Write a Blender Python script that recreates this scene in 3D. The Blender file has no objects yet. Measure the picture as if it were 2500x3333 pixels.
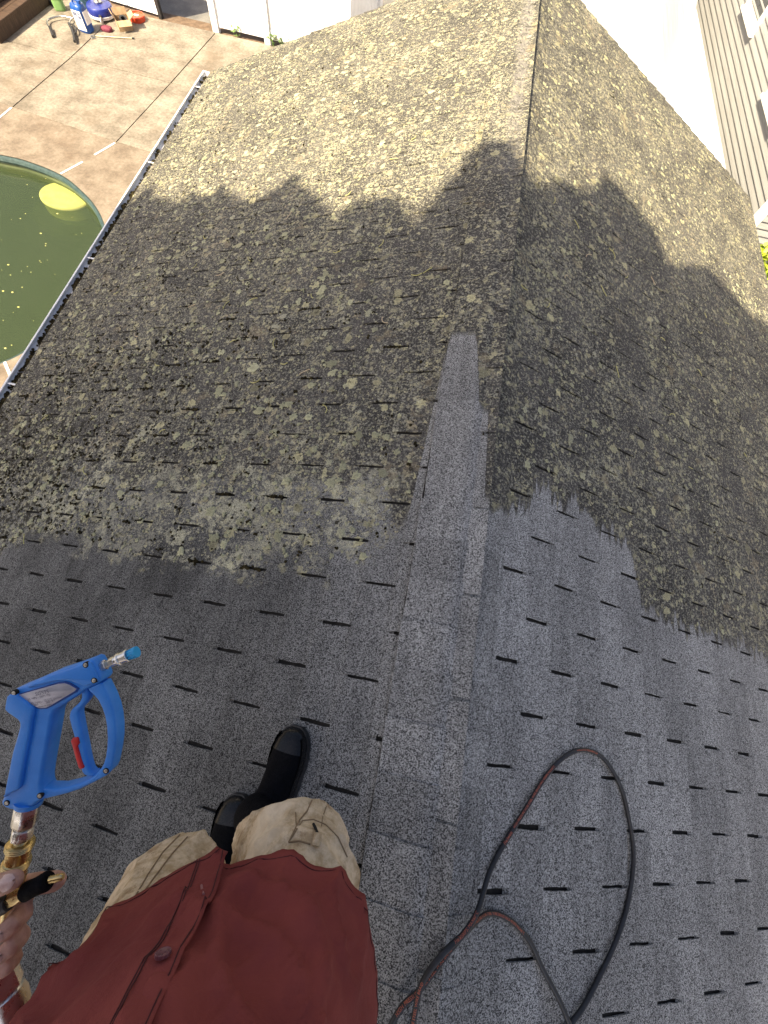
import bpy, bmesh, math, random
from mathutils import Vector, Matrix, noise
random.seed(7)
sc = bpy.context.scene
COL = sc.collection
RAD = math.radians
# ------------------------------------------------------------------ camera, world, sun, exposure
RIDGE = 3.6                                  # ridge height above the ground
CAMR = Matrix(((0.9786066782887317, -0.20430251684136466, -0.024278608299877276),
               (0.18248459786569454, 0.9164260512672385, -0.3561778545902771),
               (0.09501758127047176, 0.3441275550882562, 0.9341027165566369)))
CAMP = Vector((-0.3154, 0.0, 1.30774 + RIDGE))
FPX = 1336.45
cam_data = bpy.data.cameras.new('camera')
cam = bpy.data.objects.new('camera', cam_data)
COL.objects.link(cam)
cam.matrix_world = Matrix.Translation(CAMP) @ CAMR.to_4x4()
cam_data.sensor_fit = 'VERTICAL'
cam_data.sensor_height = 24.0
cam_data.sensor_width = 18.0
cam_data.lens = 24.0 * FPX / 3333.0
cam_data.clip_start = 0.02
cam_data.clip_end = 1000
sc.camera = cam
SUN_EL = RAD(50)
SUN_AZ = Vector((-0.66, -0.75, 0)).normalized()          # towards the sun, on the ground
TO_SUN = Vector((SUN_AZ.x * math.cos(SUN_EL), SUN_AZ.y * math.cos(SUN_EL), math.sin(SUN_EL)))
world = bpy.data.worlds.new('World')
sc.world = world
world.use_nodes = True
wn = world.node_tree
sky = wn.nodes.new('ShaderNodeTexSky')
sky.sky_type = 'NISHITA'
sky.sun_disc = False
sky.sun_elevation = SUN_EL
sky.sun_rotation = math.atan2(TO_SUN.x, TO_SUN.y)
sky.air_density = 0.8
sky.dust_density = 7.0
sky.ozone_density = 0.2
bg = wn.nodes['Background']
bg.inputs['Strength'].default_value = 0.082
wn.links.new(sky.outputs[0], bg.inputs[0])
sun_data = bpy.data.lights.new('sun', 'SUN')
sun_data.energy = 5.0
sun_data.angle = RAD(0.55)
sun_data.color = (1.0, 0.85, 0.59)
sun = bpy.data.objects.new('sun', sun_data)
COL.objects.link(sun)
sun.rotation_euler = TO_SUN.to_track_quat('Z', 'Y').to_euler()
sc.view_settings.view_transform = 'Standard'
sc.view_settings.look = 'None'
sc.view_settings.exposure = 1.42
sc.view_settings.gamma = 1.0

# ------------------------------------------------------------------ helpers: materials
class NT:
    """Tiny node-graph writer."""
    def __init__(self, name):
        self.m = bpy.data.materials.new(name)
        self.m.use_nodes = True
        self.t = self.m.node_tree
        self.b = self.t.nodes['Principled BSDF']
        self.out = self.t.nodes['Material Output']
        self.geo = None
    def n(self, typ, **kw):
        nd = self.t.nodes.new('ShaderNode' + typ)
        for k, v in kw.items():
            setattr(nd, k, v)
        return nd
    def put(self, sock, v):
        if hasattr(v, 'links') or isinstance(v, bpy.types.NodeSocket):
            self.t.links.new(v, sock)
        else:
            if sock.type == 'RGBA' and not isinstance(v, (int, float)) and len(v) == 3:
                v = (v[0], v[1], v[2], 1)
            sock.default_value = v
    def math(self, op, a, b=0.0, c=0.0, clamp=False):
        nd = self.n('Math', operation=op, use_clamp=clamp)
        self.put(nd.inputs[0], a); self.put(nd.inputs[1], b); self.put(nd.inputs[2], c)
        return nd.outputs[0]
    def add(self, a, b): return self.math('ADD', a, b)
    def sub(self, a, b): return self.math('SUBTRACT', a, b)
    def mul(self, a, b): return self.math('MULTIPLY', a, b)
    def ramp(self, v, lo, hi, a=0.0, b=1.0):          # smooth remap, clamped
        nd = self.n('MapRange', interpolation_type='SMOOTHSTEP')
        self.put(nd.inputs['Value'], v)
        self.put(nd.inputs['From Min'], lo); self.put(nd.inputs['From Max'], hi)
        self.put(nd.inputs['To Min'], a); self.put(nd.inputs['To Max'], b)
        return nd.outputs[0]
    def mix(self, f, a, b):
        nd = self.n('Mix', data_type='RGBA')
        self.put(nd.inputs[0], f); self.put(nd.inputs[6], a); self.put(nd.inputs[7], b)
        return nd.outputs[2]
    def scale(self, col, f):
        nd = self.n('Mix', data_type='RGBA', blend_type='MULTIPLY')
        nd.inputs[0].default_value = 1.0
        self.put(nd.inputs[6], col)
        cc = self.n('CombineColor'); [self.put(cc.inputs[i], f) for i in range(3)]
        self.t.links.new(cc.outputs[0], nd.inputs[7])
        return nd.outputs[2]
    def pos(self):
        if self.geo is None:
            self.geo = self.n('NewGeometry')
        return self.geo.outputs['Position']
    def obj(self):
        return self.n('TexCoord').outputs['Object']
    def vmul(self, v, s):
        nd = self.n('VectorMath', operation='MULTIPLY')
        self.put(nd.inputs[0], v); nd.inputs[1].default_value = s
        return nd.outputs[0]
    def vadd(self, a, b):
        nd = self.n('VectorMath', operation='ADD')
        self.put(nd.inputs[0], a); self.put(nd.inputs[1], b)
        return nd.outputs[0]
    def noise(self, v, scale, detail=3.0, rough=0.55, out='Fac'):
        nd = self.n('TexNoise')
        self.put(nd.inputs['Vector'], v); nd.inputs['Scale'].default_value = scale
        nd.inputs['Detail'].default_value = detail; nd.inputs['Roughness'].default_value = rough
        return nd.outputs[out]
    def vor(self, v, scale, rnd=1.0):
        nd = self.n('TexVoronoi')
        self.put(nd.inputs['Vector'], v); nd.inputs['Scale'].default_value = scale
        nd.inputs['Randomness'].default_value = rnd
        return nd.outputs['Distance'], nd.outputs['Color']
    def sep(self, c):
        nd = self.n('SeparateColor'); self.put(nd.inputs[0], c)
        return nd.outputs[0], nd.outputs[1], nd.outputs[2]
    def curve(self, v, pts, lo, hi, vlo, vhi):         # piecewise-linear function of v
        x = self.n('MapRange'); self.put(x.inputs[0], v)
        x.inputs[1].default_value = lo; x.inputs[2].default_value = hi
        nd = self.n('FloatCurve'); c = nd.mapping.curves[0]
        P = [((a - lo) / (hi - lo), (b - vlo) / (vhi - vlo)) for a, b in pts]
        c.points[0].location = P[0]; c.points[1].location = P[-1]
        for p in P[1:-1]:
            c.points.new(*p)
        for p in c.points:
            p.handle_type = 'VECTOR'
        nd.mapping.update()
        self.put(nd.inputs['Value'], x.outputs[0])
        return self.add(self.mul(nd.outputs[0], vhi - vlo), vlo)
    def bump(self, h, dist, strength=1.0):
        nd = self.n('Bump'); nd.inputs['Distance'].default_value = dist
        nd.inputs['Strength'].default_value = strength
        self.put(nd.inputs['Height'], h); self.t.links.new(nd.outputs[0], self.b.inputs['Normal'])
    def done(self, col=None, rough=0.6, metal=0.0, spec=None):
        if col is not None: self.put(self.b.inputs['Base Color'], col)
        self.put(self.b.inputs['Roughness'], rough); self.put(self.b.inputs['Metallic'], metal)
        if spec is not None: self.b.inputs['Specular IOR Level'].default_value = spec
        return self.m

def M(name, c1, c2=None, scale=6.0, rough=0.6, metal=0.0, bump=0.0, bscale=60.0, spec=0.5, fine=0.0, stretch=None, mid=0.0, stain=None):
    """Two-tone noisy procedural material with optional fine speckle and relief."""
    t = NT(name)
    p = t.pos()
    if stretch: p = t.vmul(p, stretch)
    if c2 is None: c2 = tuple(min(1, c * 1.25 + .003) for c in c1)
    f = t.ramp(t.noise(p, scale, 5, .6), .3, .7)
    col = t.mix(f, c1, c2)
    if mid:
        mc_ = t.noise(p, 19, 5, .7, out='Color'); ma, mb_, mc2 = t.sep(mc_)
        col = t.scale(col, t.ramp(ma, .32, .68, 1 - mid, 1 + mid * .7))
        if stain: col = t.mix(t.mul(t.ramp(t.noise(p, .8, 4, .65), .55, .72), .5), col, stain)
        if stain: col = t.mix(t.ramp(mb_, .72, .78, 0, .6), col, stain)
    if fine:
        g = t.noise(p, 320, 2, .6)
        col = t.scale(col, t.ramp(g, .3, .7, 1 - fine, 1 + fine))
    if bump: t.bump(t.noise(p, bscale, 4, .6), bump)
    r = t.ramp(t.noise(p, scale * 3, 3), .3, .7, max(.02, rough - .08), min(1, rough + .08))
    return t.done(col, r, metal, spec)

# ------------------------------------------------------------------ helpers: meshes
class MB:
    def __init__(self): self.v = []; self.f = []; self.t = []; self.tone = 0.5
    def add(self, vs, fs):
        o = len(self.v)
        self.v += [Vector(v) for v in vs]; self.t += [self.tone] * len(vs)
        self.f += [tuple(i + o for i in f) for f in fs]
    def box(self, lo, hi, m=None):
        x0, y0, z0 = lo; x1, y1, z1 = hi
        vs = [Vector(p) for p in ((x0,y0,z0),(x1,y0,z0),(x1,y1,z0),(x0,y1,z0),(x0,y0,z1),(x1,y0,z1),(x1,y1,z1),(x0,y1,z1))]
        if m is not None: vs = [m @ v for v in vs]
        self.add(vs, [(0,3,2,1),(4,5,6,7),(0,1,5,4),(1,2,6,5),(2,3,7,6),(3,0,4,7)])
        return self
    def tube(self, path, radii, n=10, caps=True, flat=1.0, up=None):
        """Swept round section along a path; radii may be one number or a list."""
        path = [Vector(p) for p in path]; k = len(path)
        if not hasattr(radii, '__len__'): radii = [radii] * k
        T = []
        for i in range(k):
            d = path[min(i + 1, k - 1)] - path[max(i - 1, 0)]
            T.append(d.normalized() if d.length > 1e-9 else Vector((0, 0, 1)))
        a = up if up is not None else (Vector((0, 0, 1)) if abs(T[0].z) < .9 else Vector((0, 1, 0)))
        nrm = (Vector(a) - T[0] * T[0].dot(Vector(a))).normalized()
        vs = []; fs = []
        for i in range(k):
            nrm = (nrm - T[i] * T[i].dot(nrm)).normalized()
            b = T[i].cross(nrm)
            for j in range(n):
                q = 2 * math.pi * j / n
                vs.append(path[i] + nrm * (math.cos(q) * radii[i] * flat) + b * (math.sin(q) * radii[i]))
        for i in range(k - 1):
            for j in range(n):
                fs.append((i*n + j, i*n + (j+1) % n, (i+1)*n + (j+1) % n, (i+1)*n + j))
        if caps:
            fs.append(tuple(reversed(range(n)))); fs.append(tuple((k-1)*n + j for j in range(n)))
        self.add(vs, fs); return self
    def ball_tube(self, path, radii, n=12, flat=1.0, up=None):
        """Tube with rounded ends (a tapered capsule)."""
        path = [Vector(p) for p in path]
        d0 = (path[0] - path[1]).normalized(); d1 = (path[-1] - path[-2]).normalized()
        P = []; Rr = []
        for q in (0.02, .35, .7):
            P.append(path[0] + d0 * radii[0] * math.cos(math.asin(min(1, q + .0)) ) ); Rr.append(radii[0] * q)
        P += path; Rr += list(radii)
        for q in (.7, .35, .02):
            P.append(path[-1] + d1 * radii[-1] * math.cos(math.asin(q))); Rr.append(radii[-1] * q)
        return self.tube(P, Rr, n, True, flat, up)
    def lathe(self, p0, axis, prof, n=16, cap0=True, cap1=True, hexa=None):
        """prof: list of (distance along axis, radius); hexa: set of profile indices drawn as a hexagon."""
        axis = Vector(axis).normalized(); p0 = Vector(p0)
        a = Vector((0, 0, 1)) if abs(axis.z) < .9 else Vector((1, 0, 0))
        u = (a - axis * axis.dot(a)).normalized(); w = axis.cross(u)
        vs = []; fs = []
        for h, r in prof:
            for j in range(n):
                q = 2 * math.pi * j / n
                rr = r
                if hexa: rr = r * math.cos(math.pi / hexa) / math.cos((q + .3) % (2 * math.pi / hexa) - math.pi / hexa)
                vs.append(p0 + axis * h + u * (rr * math.cos(q)) + w * (rr * math.sin(q)))
        k = len(prof)
        for i in range(k - 1):
            for j in range(n):
                fs.append((i*n + j, i*n + (j+1) % n, (i+1)*n + (j+1) % n, (i+1)*n + j))
        if cap0: fs.append(tuple(reversed(range(n))))
        if cap1: fs.append(tuple((k-1)*n + j for j in range(n)))
        self.add(vs, fs); return self
    def prism(self, pts, z0, z1, m=None):
        """Extruded polygon: pts are (x, y)."""
        k = len(pts)
        vs = [Vector((x, y, z0)) for x, y in pts] + [Vector((x, y, z1)) for x, y in pts]
        if m is not None: vs = [m @ v for v in vs]
        self.add(vs, [tuple(reversed(range(k))), tuple(range(k, 2*k))] + [(i, (i+1) % k, k + (i+1) % k, k + i) for i in range(k)])
        return self
    def grid(self, rows, close_u=False):
        """rows: list of equal-length lists of points."""
        h = len(rows); w = len(rows[0]); fs = []
        for i in range(h - 1):
            for j in range(w if close_u else w - 1):
                fs.append((i*w + j, i*w + (j+1) % w, (i+1)*w + (j+1) % w, (i+1)*w + j))
        self.add([p for r in rows for p in r], fs); return self
    def mesh(self, name, mat=None, smooth=40, tones=False):
        me = bpy.data.meshes.new(name)
        me.from_pydata([tuple(v) for v in self.v], [], self.f)
        if tones:
            at = me.attributes.new('tone', 'FLOAT', 'POINT'); at.data.foreach_set('value', self.t)
        if smooth:
            me.polygons.foreach_set('use_smooth', [True] * len(me.polygons))
            me.set_sharp_from_angle(angle=RAD(smooth))
        if mat: me.materials.append(mat)
        return me
    def build(self, name, mat, parent=None, smooth=40, tones=False, fix=False):
        me = self.mesh(name, mat, smooth, tones)
        if fix:
            bm = bmesh.new(); bm.from_mesh(me); bmesh.ops.recalc_face_normals(bm, faces=bm.faces); bm.to_mesh(me); bm.free()
        return link(name, me, parent)
WM = {}
def link(name, me, parent=None):
    o = bpy.data.objects.new(name, me); COL.objects.link(o)
    if parent is not None:
        o.parent = parent
        o.matrix_parent_inverse = WM.get(parent.name, Matrix()).inverted()
    return o
def tag(o, label=None, cat=None, group=None, kind=None):
    if label: o['label'] = label
    if cat: o['category'] = cat
    if group: o['group'] = group
    if kind: o['kind'] = kind
    return o
def thing(name, label, cat, loc=(0, 0, 0), group=None):
    o = bpy.data.objects.new(name, None); COL.objects.link(o)
    o.empty_display_size = .1
    o.location = loc; WM[o.name] = Matrix.Translation(Vector(loc))
    return tag(o, label, cat, group)
def bevel(o, w, seg=2, angle=30):
    b = o.modifiers.new('bevel', 'BEVEL'); b.width = w; b.segments = seg
    b.limit_method = 'ANGLE'; b.angle_limit = RAD(angle); b.harden_normals = False
    return o
def catmull(pts, n=8, closed=False):
    P = [Vector(p) for p in pts]; out = []; k = len(P)
    rng = range(k) if closed else range(k - 1)
    for i in rng:
        if closed: a, b, c, d = P[(i-1) % k], P[i], P[(i+1) % k], P[(i+2) % k]
        else: a, b, c, d = P[max(i-1, 0)], P[i], P[i+1], P[min(i+2, k-1)]
        for j in range(n):
            t = j / n
            out.append(.5 * ((2*b) + (c - a)*t + (2*a - 5*b + 4*c - d)*t*t + (3*b - a - 3*c + d)*t**3))
    if not closed: out.append(P[-1].copy())
    return out
def lerp_poly(x, pts):
    if x <= pts[0][0]: return pts[0][1]
    for (a, b), (c, d) in zip(pts, pts[1:]):
        if x <= c: return b + (d - b) * (x - a) / max(1e-9, c - a)
    return pts[-1][1]
def curve_mesh(name, polys, extrude, bev, mat, parent, res=2, M4=None, smooth=50):
    """Filled outline(s) with thickness and a rounded rim, as a mesh."""
    cu = bpy.data.curves.new(name, 'CURVE'); cu.dimensions = '2D'; cu.fill_mode = 'BOTH'
    for pl in polys:
        s = cu.splines.new('POLY'); s.points.add(len(pl) - 1)
        for q, p in zip(s.points, pl): q.co = (p[0], p[1], 0, 1)
        s.use_cyclic_u = True
    cu.extrude = extrude; cu.bevel_depth = bev; cu.bevel_resolution = res; cu.offset = -bev
    tmp = bpy.data.objects.new('tmp', cu); COL.objects.link(tmp)
    dg = bpy.context.evaluated_depsgraph_get(); dg.update()
    me = bpy.data.meshes.new_from_object(tmp.evaluated_get(dg))
    bpy.data.objects.remove(tmp)
    me.name = name
    bm = bmesh.new(); bm.from_mesh(me); bmesh.ops.remove_doubles(bm, verts=bm.verts, dist=1e-5); bm.to_mesh(me); bm.free()
    if M4 is not None: me.transform(M4)
    me.polygons.foreach_set('use_smooth', [True] * len(me.polygons)); me.set_sharp_from_angle(angle=RAD(smooth))
    me.materials.clear(); me.materials.append(mat)
    return link(name, me, parent)
def text_mesh(body, size, align='LEFT'):
    cu = bpy.data.curves.new('t', 'FONT'); cu.body = body; cu.size = size; cu.align_x = align
    cu.resolution_u = 2
    tmp = bpy.data.objects.new('tmp', cu); COL.objects.link(tmp)
    dg = bpy.context.evaluated_depsgraph_get(); dg.update()
    me = bpy.data.meshes.new_from_object(tmp.evaluated_get(dg)); bpy.data.objects.remove(tmp)
    return me

# ------------------------------------------------------------------ roof geometry constants
TH = math.atan(5 / 12); CT, ST = math.cos(TH), math.sin(TH)
EXPO = 0.12958; HALF = 0.1524
S0 = {1: 0.16349, -1: 0.72184 - 5 * EXPO}; Y0 = {1: 0.71765, -1: 0.27223}
PAR0 = {1: 0, -1: 1}
YMIN, YMAX = -2.6, 5.13
SEAVE = 3.0
def roof_pt(side, s, y, h=0.0):
    return Vector((side * (s * CT + h * ST), y, RIDGE - s * ST + h * CT))
# edge of the washed area as (signed distance from ridge down the slope, y)
CLEAN = [(-3, .15), (-2.29, .18), (-2.15, .29), (-1.92, .30), (-1.67, .25), (-1.48, .23), (-1.23, .22), (-1.03, .27),
         (-.84, .26), (-.68, .27), (-.52, .26), (-.42, .31), (-.31, .33), (-.235, .42), (-.205, .55), (-.185, .95),
         (-.172, 1.25), (-.158, 1.36), (-.06, 1.36), (-.045, 1.30), (-.005, 1.0), (.035, .97), (.055, .62), (.10, .59), (.24, .66), (.285, .68),
         (.30, .80), (.36, .80), (.42, .74), (.65, .79), (.665, .71), (.90, .71), (.93, .50), (1.07, .42), (1.35, .44),
         (1.75, .43), (2.0, .43), (3.0, .40)]

def roof_material():
    t = NT('lichened_asphalt_shingle')
    P = t.pos()
    sx = t.n('SeparateXYZ'); t.put(sx.inputs[0], P)
    X, Y = sx.outputs[0], sx.outputs[1]
    at = t.n('Attribute', attribute_name='tone').outputs['Fac']
    # --- stone granules
    d1, c1 = t.vor(P, 430); r1, g1, b1 = t.sep(c1)
    gran = t.ramp(t.add(t.mul(r1, .75), t.mul(g1, .25)), .12, .85)
    clean = t.mix(gran, (.032, .032, .032), (.50, .498, .48))
    bn = t.noise(t.vmul(P, (1, .6, 1)), 3.2, 4, .65, out='Color'); blot, blot2, blot3 = t.sep(bn)
    rn = t.noise(t.vmul(P, (32, 3.2, 32)), 1.0, 3, .6, out='Color'); strk, rag1, _s = t.sep(rn)
    mnc = t.noise(P, 34, 3, .72, out='Color'); mn, soot, fine = t.sep(mnc)
    clean = t.scale(clean, t.mul(t.ramp(blot, .3, .72, .82, 1.06), t.ramp(strk, .28, .6, .84, 1.03)))
    clean = t.scale(clean, t.add(.84, t.mul(at, .32)))
    clean = t.mix(t.mul(t.ramp(soot, .60, .74), .6), clean, (.03, .03, .035))     # left-over algae specks
    dim_wet = t.ramp(X, -1.0, .26, 1.0, 0.0)                                         # pool slope darkened: weaker skylight painted in, plus wet shingles
    clean = t.scale(clean, t.sub(1.0, t.mul(dim_wet, t.ramp(blot2, .25, .75, .70, .44))))
    # --- unwashed film of algae and dust
    gd = t.ramp(b1, .1, .9)
    dirty = t.mix(gd, (.022, .021, .020), (.120, .113, .103))
    dirty = t.scale(dirty, t.ramp(blot3, .3, .7, .75, 1.15))
    dirty = t.scale(dirty, t.add(.86, t.mul(at, .28)))
    # --- where it has been washed
    bnd_w = t.curve(X, [(a * CT, b) for a, b in CLEAN], -3, 3, -1, 3)
    mid_ = [(-.32, lerp_poly(-.32 / CT, CLEAN))] + [(a * CT, b) for a, b in CLEAN if -.30 < a < .30] + [(.32, lerp_poly(.32 / CT, CLEAN))]
    bnd_c = t.curve(X, mid_, -.32, .32, -1, 3)
    aX = t.math('ABSOLUTE', X)
    inner = t.math('LESS_THAN', aX, .29)
    bnd = t.add(t.mul(bnd_w, t.sub(1.0, inner)), t.mul(bnd_c, inner))
    rag1 = t.sub(rag1, .5)
    rgc = t.noise(P, 7.5, 4, .62, out='Color'); rag2, dn, crn = t.sep(rgc)
    rag2 = t.sub(rag2, .5)
    leftw = t.ramp(X, -.35, -.17, 1.0, 0.0)
    rightw = t.ramp(X, .05, .25, 0.0, 1.0)
    edge = t.add(t.sub(Y, bnd), t.mul(rag1, t.mul(rightw, .34)))
    e_dirt = t.sub(t.add(edge, t.mul(rag2, t.add(.015, t.mul(leftw, .65)))), t.mul(leftw, .36))
    mk_dirt = t.ramp(e_dirt, -.015, t.add(.02, t.mul(leftw, .05)))
    mk_lich = t.ramp(t.add(edge, t.mul(rag2, t.add(.03, t.mul(leftw, .42)))), -.02, .05)
    col = t.mix(mk_dirt, clean, dirty)
    # --- lichen rosettes in three sizes
    wob = t.n('VectorMath', operation='SUBTRACT')
    t.put(wob.inputs[0], t.noise(P, 55, 3, .65, out='Color')); wob.inputs[1].default_value = (.5, .5, .5)
    Q = t.vadd(P, t.vmul(wob.outputs[0], (.040, .040, .040)))
    dens = t.add(t.ramp(blot2, .3, .66, .80, 1.08), t.mul(t.sub(dn, .5), .5))
    f1c = t.noise(P, 95, 3, .68, out='Color'); fa, fb, fc = t.sep(f1c)
    f2c = t.noise(P, 38, 4, .72, out='Color'); ga, gb, gc = t.sep(f2c)
    speck = t.ramp(g1, 0, 1, .66, 1.24)
    m1 = t.mul(t.ramp(t.add(fa, t.mul(t.sub(dens, .9), .16)), .530, .575), mk_lich)
    c1_ = t.scale(t.mix(t.ramp(fb, .35, .65), (.165, .160, .138), (.37, .355, .270)), speck)
    col = t.mix(t.mul(m1, .88), col, c1_)
    m2 = t.mul(t.ramp(t.add(ga, t.mul(t.sub(dens, .9), .20)), .568, .600), mk_lich)
    c2_ = t.scale(t.mix(t.ramp(gb, .36, .64), (.20, .190, .140), (.50, .462, .285)), speck)
    c2_ = t.mix(t.ramp(blot3, .52, .70, 0, .8), c2_, t.scale((.38, .32, .21), speck))
    col = t.mix(t.mul(m2, .92), col, c2_)
    for S, rmax, den, seed, ca, cb in ((15, .40, .46, 0, (.23, .217, .14), (.55, .51, .30)),):
        d, c = t.vor(t.vadd(Q, (seed, seed * 1.7, seed * .3)), S)
        r, g, b = t.sep(c)
        thr = t.mul(t.mul(t.add(t.mul(r, .85), .22), rmax), t.math('LESS_THAN', g, t.mul(dens, den)))
        thr = t.mul(thr, t.ramp(gc, .3, .7, .6, 1.35))
        m = t.mul(t.ramp(t.sub(thr, d), 0.0, .06), mk_lich)
        rel = t.math('DIVIDE', d, t.math('MAXIMUM', thr, .01), clamp=True)
        lc = t.scale(t.mix(b, ca, cb), t.mul(t.ramp(rel, .15, .7, .68, 1.0), speck))
        col = t.mix(t.mul(m, .92), col, lc)
    # --- the crest of the far ridge is worn down to bare stone
    worn = t.mul(t.mul(t.ramp(aX, .055, .012), t.ramp(Y, 2.0, 3.4)), t.ramp(gb, .36, .56))
    col = t.mix(t.mul(worn, .7), col, t.scale((.25, .235, .22), speck))
    # --- thick merging mats of lichen, heaviest just above the washed edge on the pool side
    band = t.mul(t.ramp(edge, .95, .12), leftw)
    mat_n = t.add(t.mul(fine, .55), t.mul(dn, .45))
    mats = t.mul(t.mul(t.ramp(t.add(mat_n, t.mul(band, .095)), .592, .630), mk_lich), t.ramp(b1, .1, .6, .15, 1.0))
    col = t.mix(t.mul(mats, .85), col, t.scale(t.mix(t.ramp(blot, .35, .65), (.30, .29, .23), (.60, .58, .41)), t.ramp(g1, 0, 1, .6, 1.25)))
    # --- tan crust patches near the ridge
    crust = t.mul(t.ramp(crn, .60, .68), t.mul(mk_dirt, t.ramp(gran, .0, .7, .3, 1.0)))
    col = t.mix(t.mul(crust, .5), col, (.29, .235, .145))
    # --- dark moss film, thicker towards the gutter and just above the washed edge on the left
    mw = t.mul(t.ramp(X, -2.5, -.8, 1.0, 0.0), t.ramp(Y, .25, 1.9, 1.0, .35))
    moss = t.mul(t.ramp(t.add(mn, t.mul(mw, .13)), .60, .68), mk_lich)
    col = t.mix(t.mul(moss, .9), col, (.022, .019, .012))
    t.bump(t.noise(P, 140, 1, .6), .0025, .8)
    return t.done(col, .9, 0, .3)
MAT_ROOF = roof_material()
MAT_SLOT = M('asphalt_felt_in_slots', (.016, .016, .016), (.034, .032, .029), 30, .95, bump=.002, spec=.2)
MAT_WHITE = M('white_painted_aluminium', (.82, .82, .82), (.88, .88, .88), 9, .35, bump=.0004)
MAT_TRIM = M('white_trim_paint', (.70, .69, .66), (.80, .79, .76), 5, .5, bump=.0006)
MAT_SIDING = M('cream_vinyl_siding', (.255, .255, .250), (.31, .31, .305), 4, .55, bump=.0008, stretch=(1, .15, 6))
MAT_MOSS = M('dark_moss', (.010, .009, .005), (.050, .040, .018), 30, .95, bump=.004, bscale=90, spec=.1)

# ------------------------------------------------------------------ ground, patio, pool
MAT_GROUND = M('grey_driveway_asphalt', (.13, .125, .12), (.20, .19, .175), 3, .9, bump=.003, bscale=120, fine=.35, spec=.3)
MAT_CONC = M('tan_patio_concrete', (.150, .127, .100), (.275, .243, .196), 2.2, .85, bump=.0012, bscale=45, fine=.2, spec=.3, mid=.24, stain=(.135, .098, .066))
MAT_CONC2 = M('rough_pool_surround_concrete', (.145, .114, .086), (.232, .192, .150), 3, .9, bump=.002, bscale=110, fine=.28, spec=.3, mid=.18, stain=(.13, .085, .055))
MAT_JOINT = M('dirt_in_joints', (.10, .065, .040), (.17, .115, .075), 12, .95)
POOL = [(-5.02, 4.9), (-5.12, 5.22), (-5.38, 5.63), (-5.64, 5.95), (-5.99, 6.24), (-6.48, 6.52), (-7.10, 6.66), (-7.6, 6.67), (-9.0, 6.6),
        (-10.6, 6.0), (-11.3, 4.5), (-10.8, 2.7), (-9.0, 1.9), (-7.2, 1.9), (-6.1, 2.3), (-5.58, 2.82), (-5.36, 3.12), (-5.10, 3.7), (-4.98, 4.3)]
POOLP = [(p.x, p.y) for p in catmull([(x, y, 0) for x, y in POOL], 5, True)]
def holed(name, outer, hole, z, mat, skirt=0.0):
    bm = bmesh.new()
    def ring(pts):
        vs = [bm.verts.new((x, y, z)) for x, y in pts]
        return [bm.edges.new((vs[i], vs[(i+1) % len(vs)])) for i in range(len(vs))]
    es = ring(outer) + ring(hole)
    bmesh.ops.triangle_fill(bm, edges=es, use_beauty=True, use_dissolve=False)
    for f in bm.faces:
        f.normal_update()
        if f.normal.z < 0: f.normal_flip()
    me = bpy.data.meshes.new(name); bm.to_mesh(me); bm.free(); me.materials.append(mat)
    return link(name, me)
GH = [(-12, 1), (-4.6, 1), (-4.6, 7.2), (-12, 7.2)]
tag(holed('ground', [(-160, -160), (160, -160), (160, 160), (-160, 160)], GH, -.06, MAT_GROUND), kind='structure')
tag(holed('pool_surround', [(-14, -3), (-1.5, -3), (-1.5, 7.18), (-6.02, 7.60), (-7.97, 7.90), (-14, 8.7)], POOLP, 0.0, MAT_CONC2), kind='structure')
o = MB().box((-14, 7.0, -.055), (-1.5, 11.95, -.022)).build('patio_bed', MAT_JOINT); tag(o, kind='structure')
patio = MB().box((-14, 7.05, -.05), (-1.6, 11.9, -.020)).build('patio', MAT_JOINT); tag(patio, kind='structure')
def jx(a, b, y): return a[0] + (b[0] - a[0]) * (y - a[1]) / (b[1] - a[1])
JA = ((-7.97, 7.90), (-7.60, 11.60)); JB = ((-6.02, 7.60), (-5.60, 11.62))
def lineA(y): return jx(*JA, y)
def lineB(y): return jx(*JB, y)
C0 = [(-14, 8.70), (-7.97, 7.90), (-6.02, 7.60), (-3.7, 7.39), (-1.5, 7.18)]
C1 = [(-14, 9.90), (-7.75, 9.67), (-5.80, 9.59), (-3.55, 9.50), (-1.5, 9.42)]
C2 = [(-14, 11.62), (-7.60, 11.60), (-5.60, 11.62), (-3.4, 11.63), (-1.5, 11.64)]
def inset(q, g):
    c = sum((Vector((x, y, 0)) for x, y in q), Vector()) / len(q)
    out = []
    for x, y in q:
        v = Vector((x, y, 0)) - c
        out.append((x - math.copysign(g, v.x), y - math.copysign(g, v.y)))
    return out
for a, b in ((C0, C1), (C1, C2)):
    for i in range(4):
        q = [a[i], a[i+1], b[i+1], b[i]]
        bevel(MB().prism(inset(q, .009), -.03, .004 + random.uniform(-.0015, .0015)).build('concrete_slab', MAT_CONC, patio, smooth=0), .004, 2)
MAT_STRIP = M('white_vinyl_expansion_strip', (.66, .64, .60), (.78, .77, .74), 14, .5)
strip = MB()
def on_strip(mb, a, b, w=.018, z=.0055):
    a = Vector((*a, z)); b = Vector((*b, z)); d = (b - a).normalized(); n = Vector((-d.y, d.x, 0)) * w
    mb.add([a - n, b - n, b + n, a + n], [(0, 1, 2, 3)]); 
    mb.add([a - n - Vector((0,0,.004)), b - n - Vector((0,0,.004)), b - n, a - n], [(0, 1, 2, 3)])
def strip_thing(pts, label):
    mb = MB()
    for a, b in zip(pts[::2], pts[1::2]): on_strip(mb, a, b)
    return tag(mb.build('expansion_strip', MAT_STRIP), label, 'joint strip', 'white joint strips in the pool surround')
strip_thing([(-6.03, 7.57), (-6.21, 7.16), (-6.31, 6.93), (-6.50, 6.54)], 'broken white joint strip from slab corner to curved pool edge')
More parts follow.
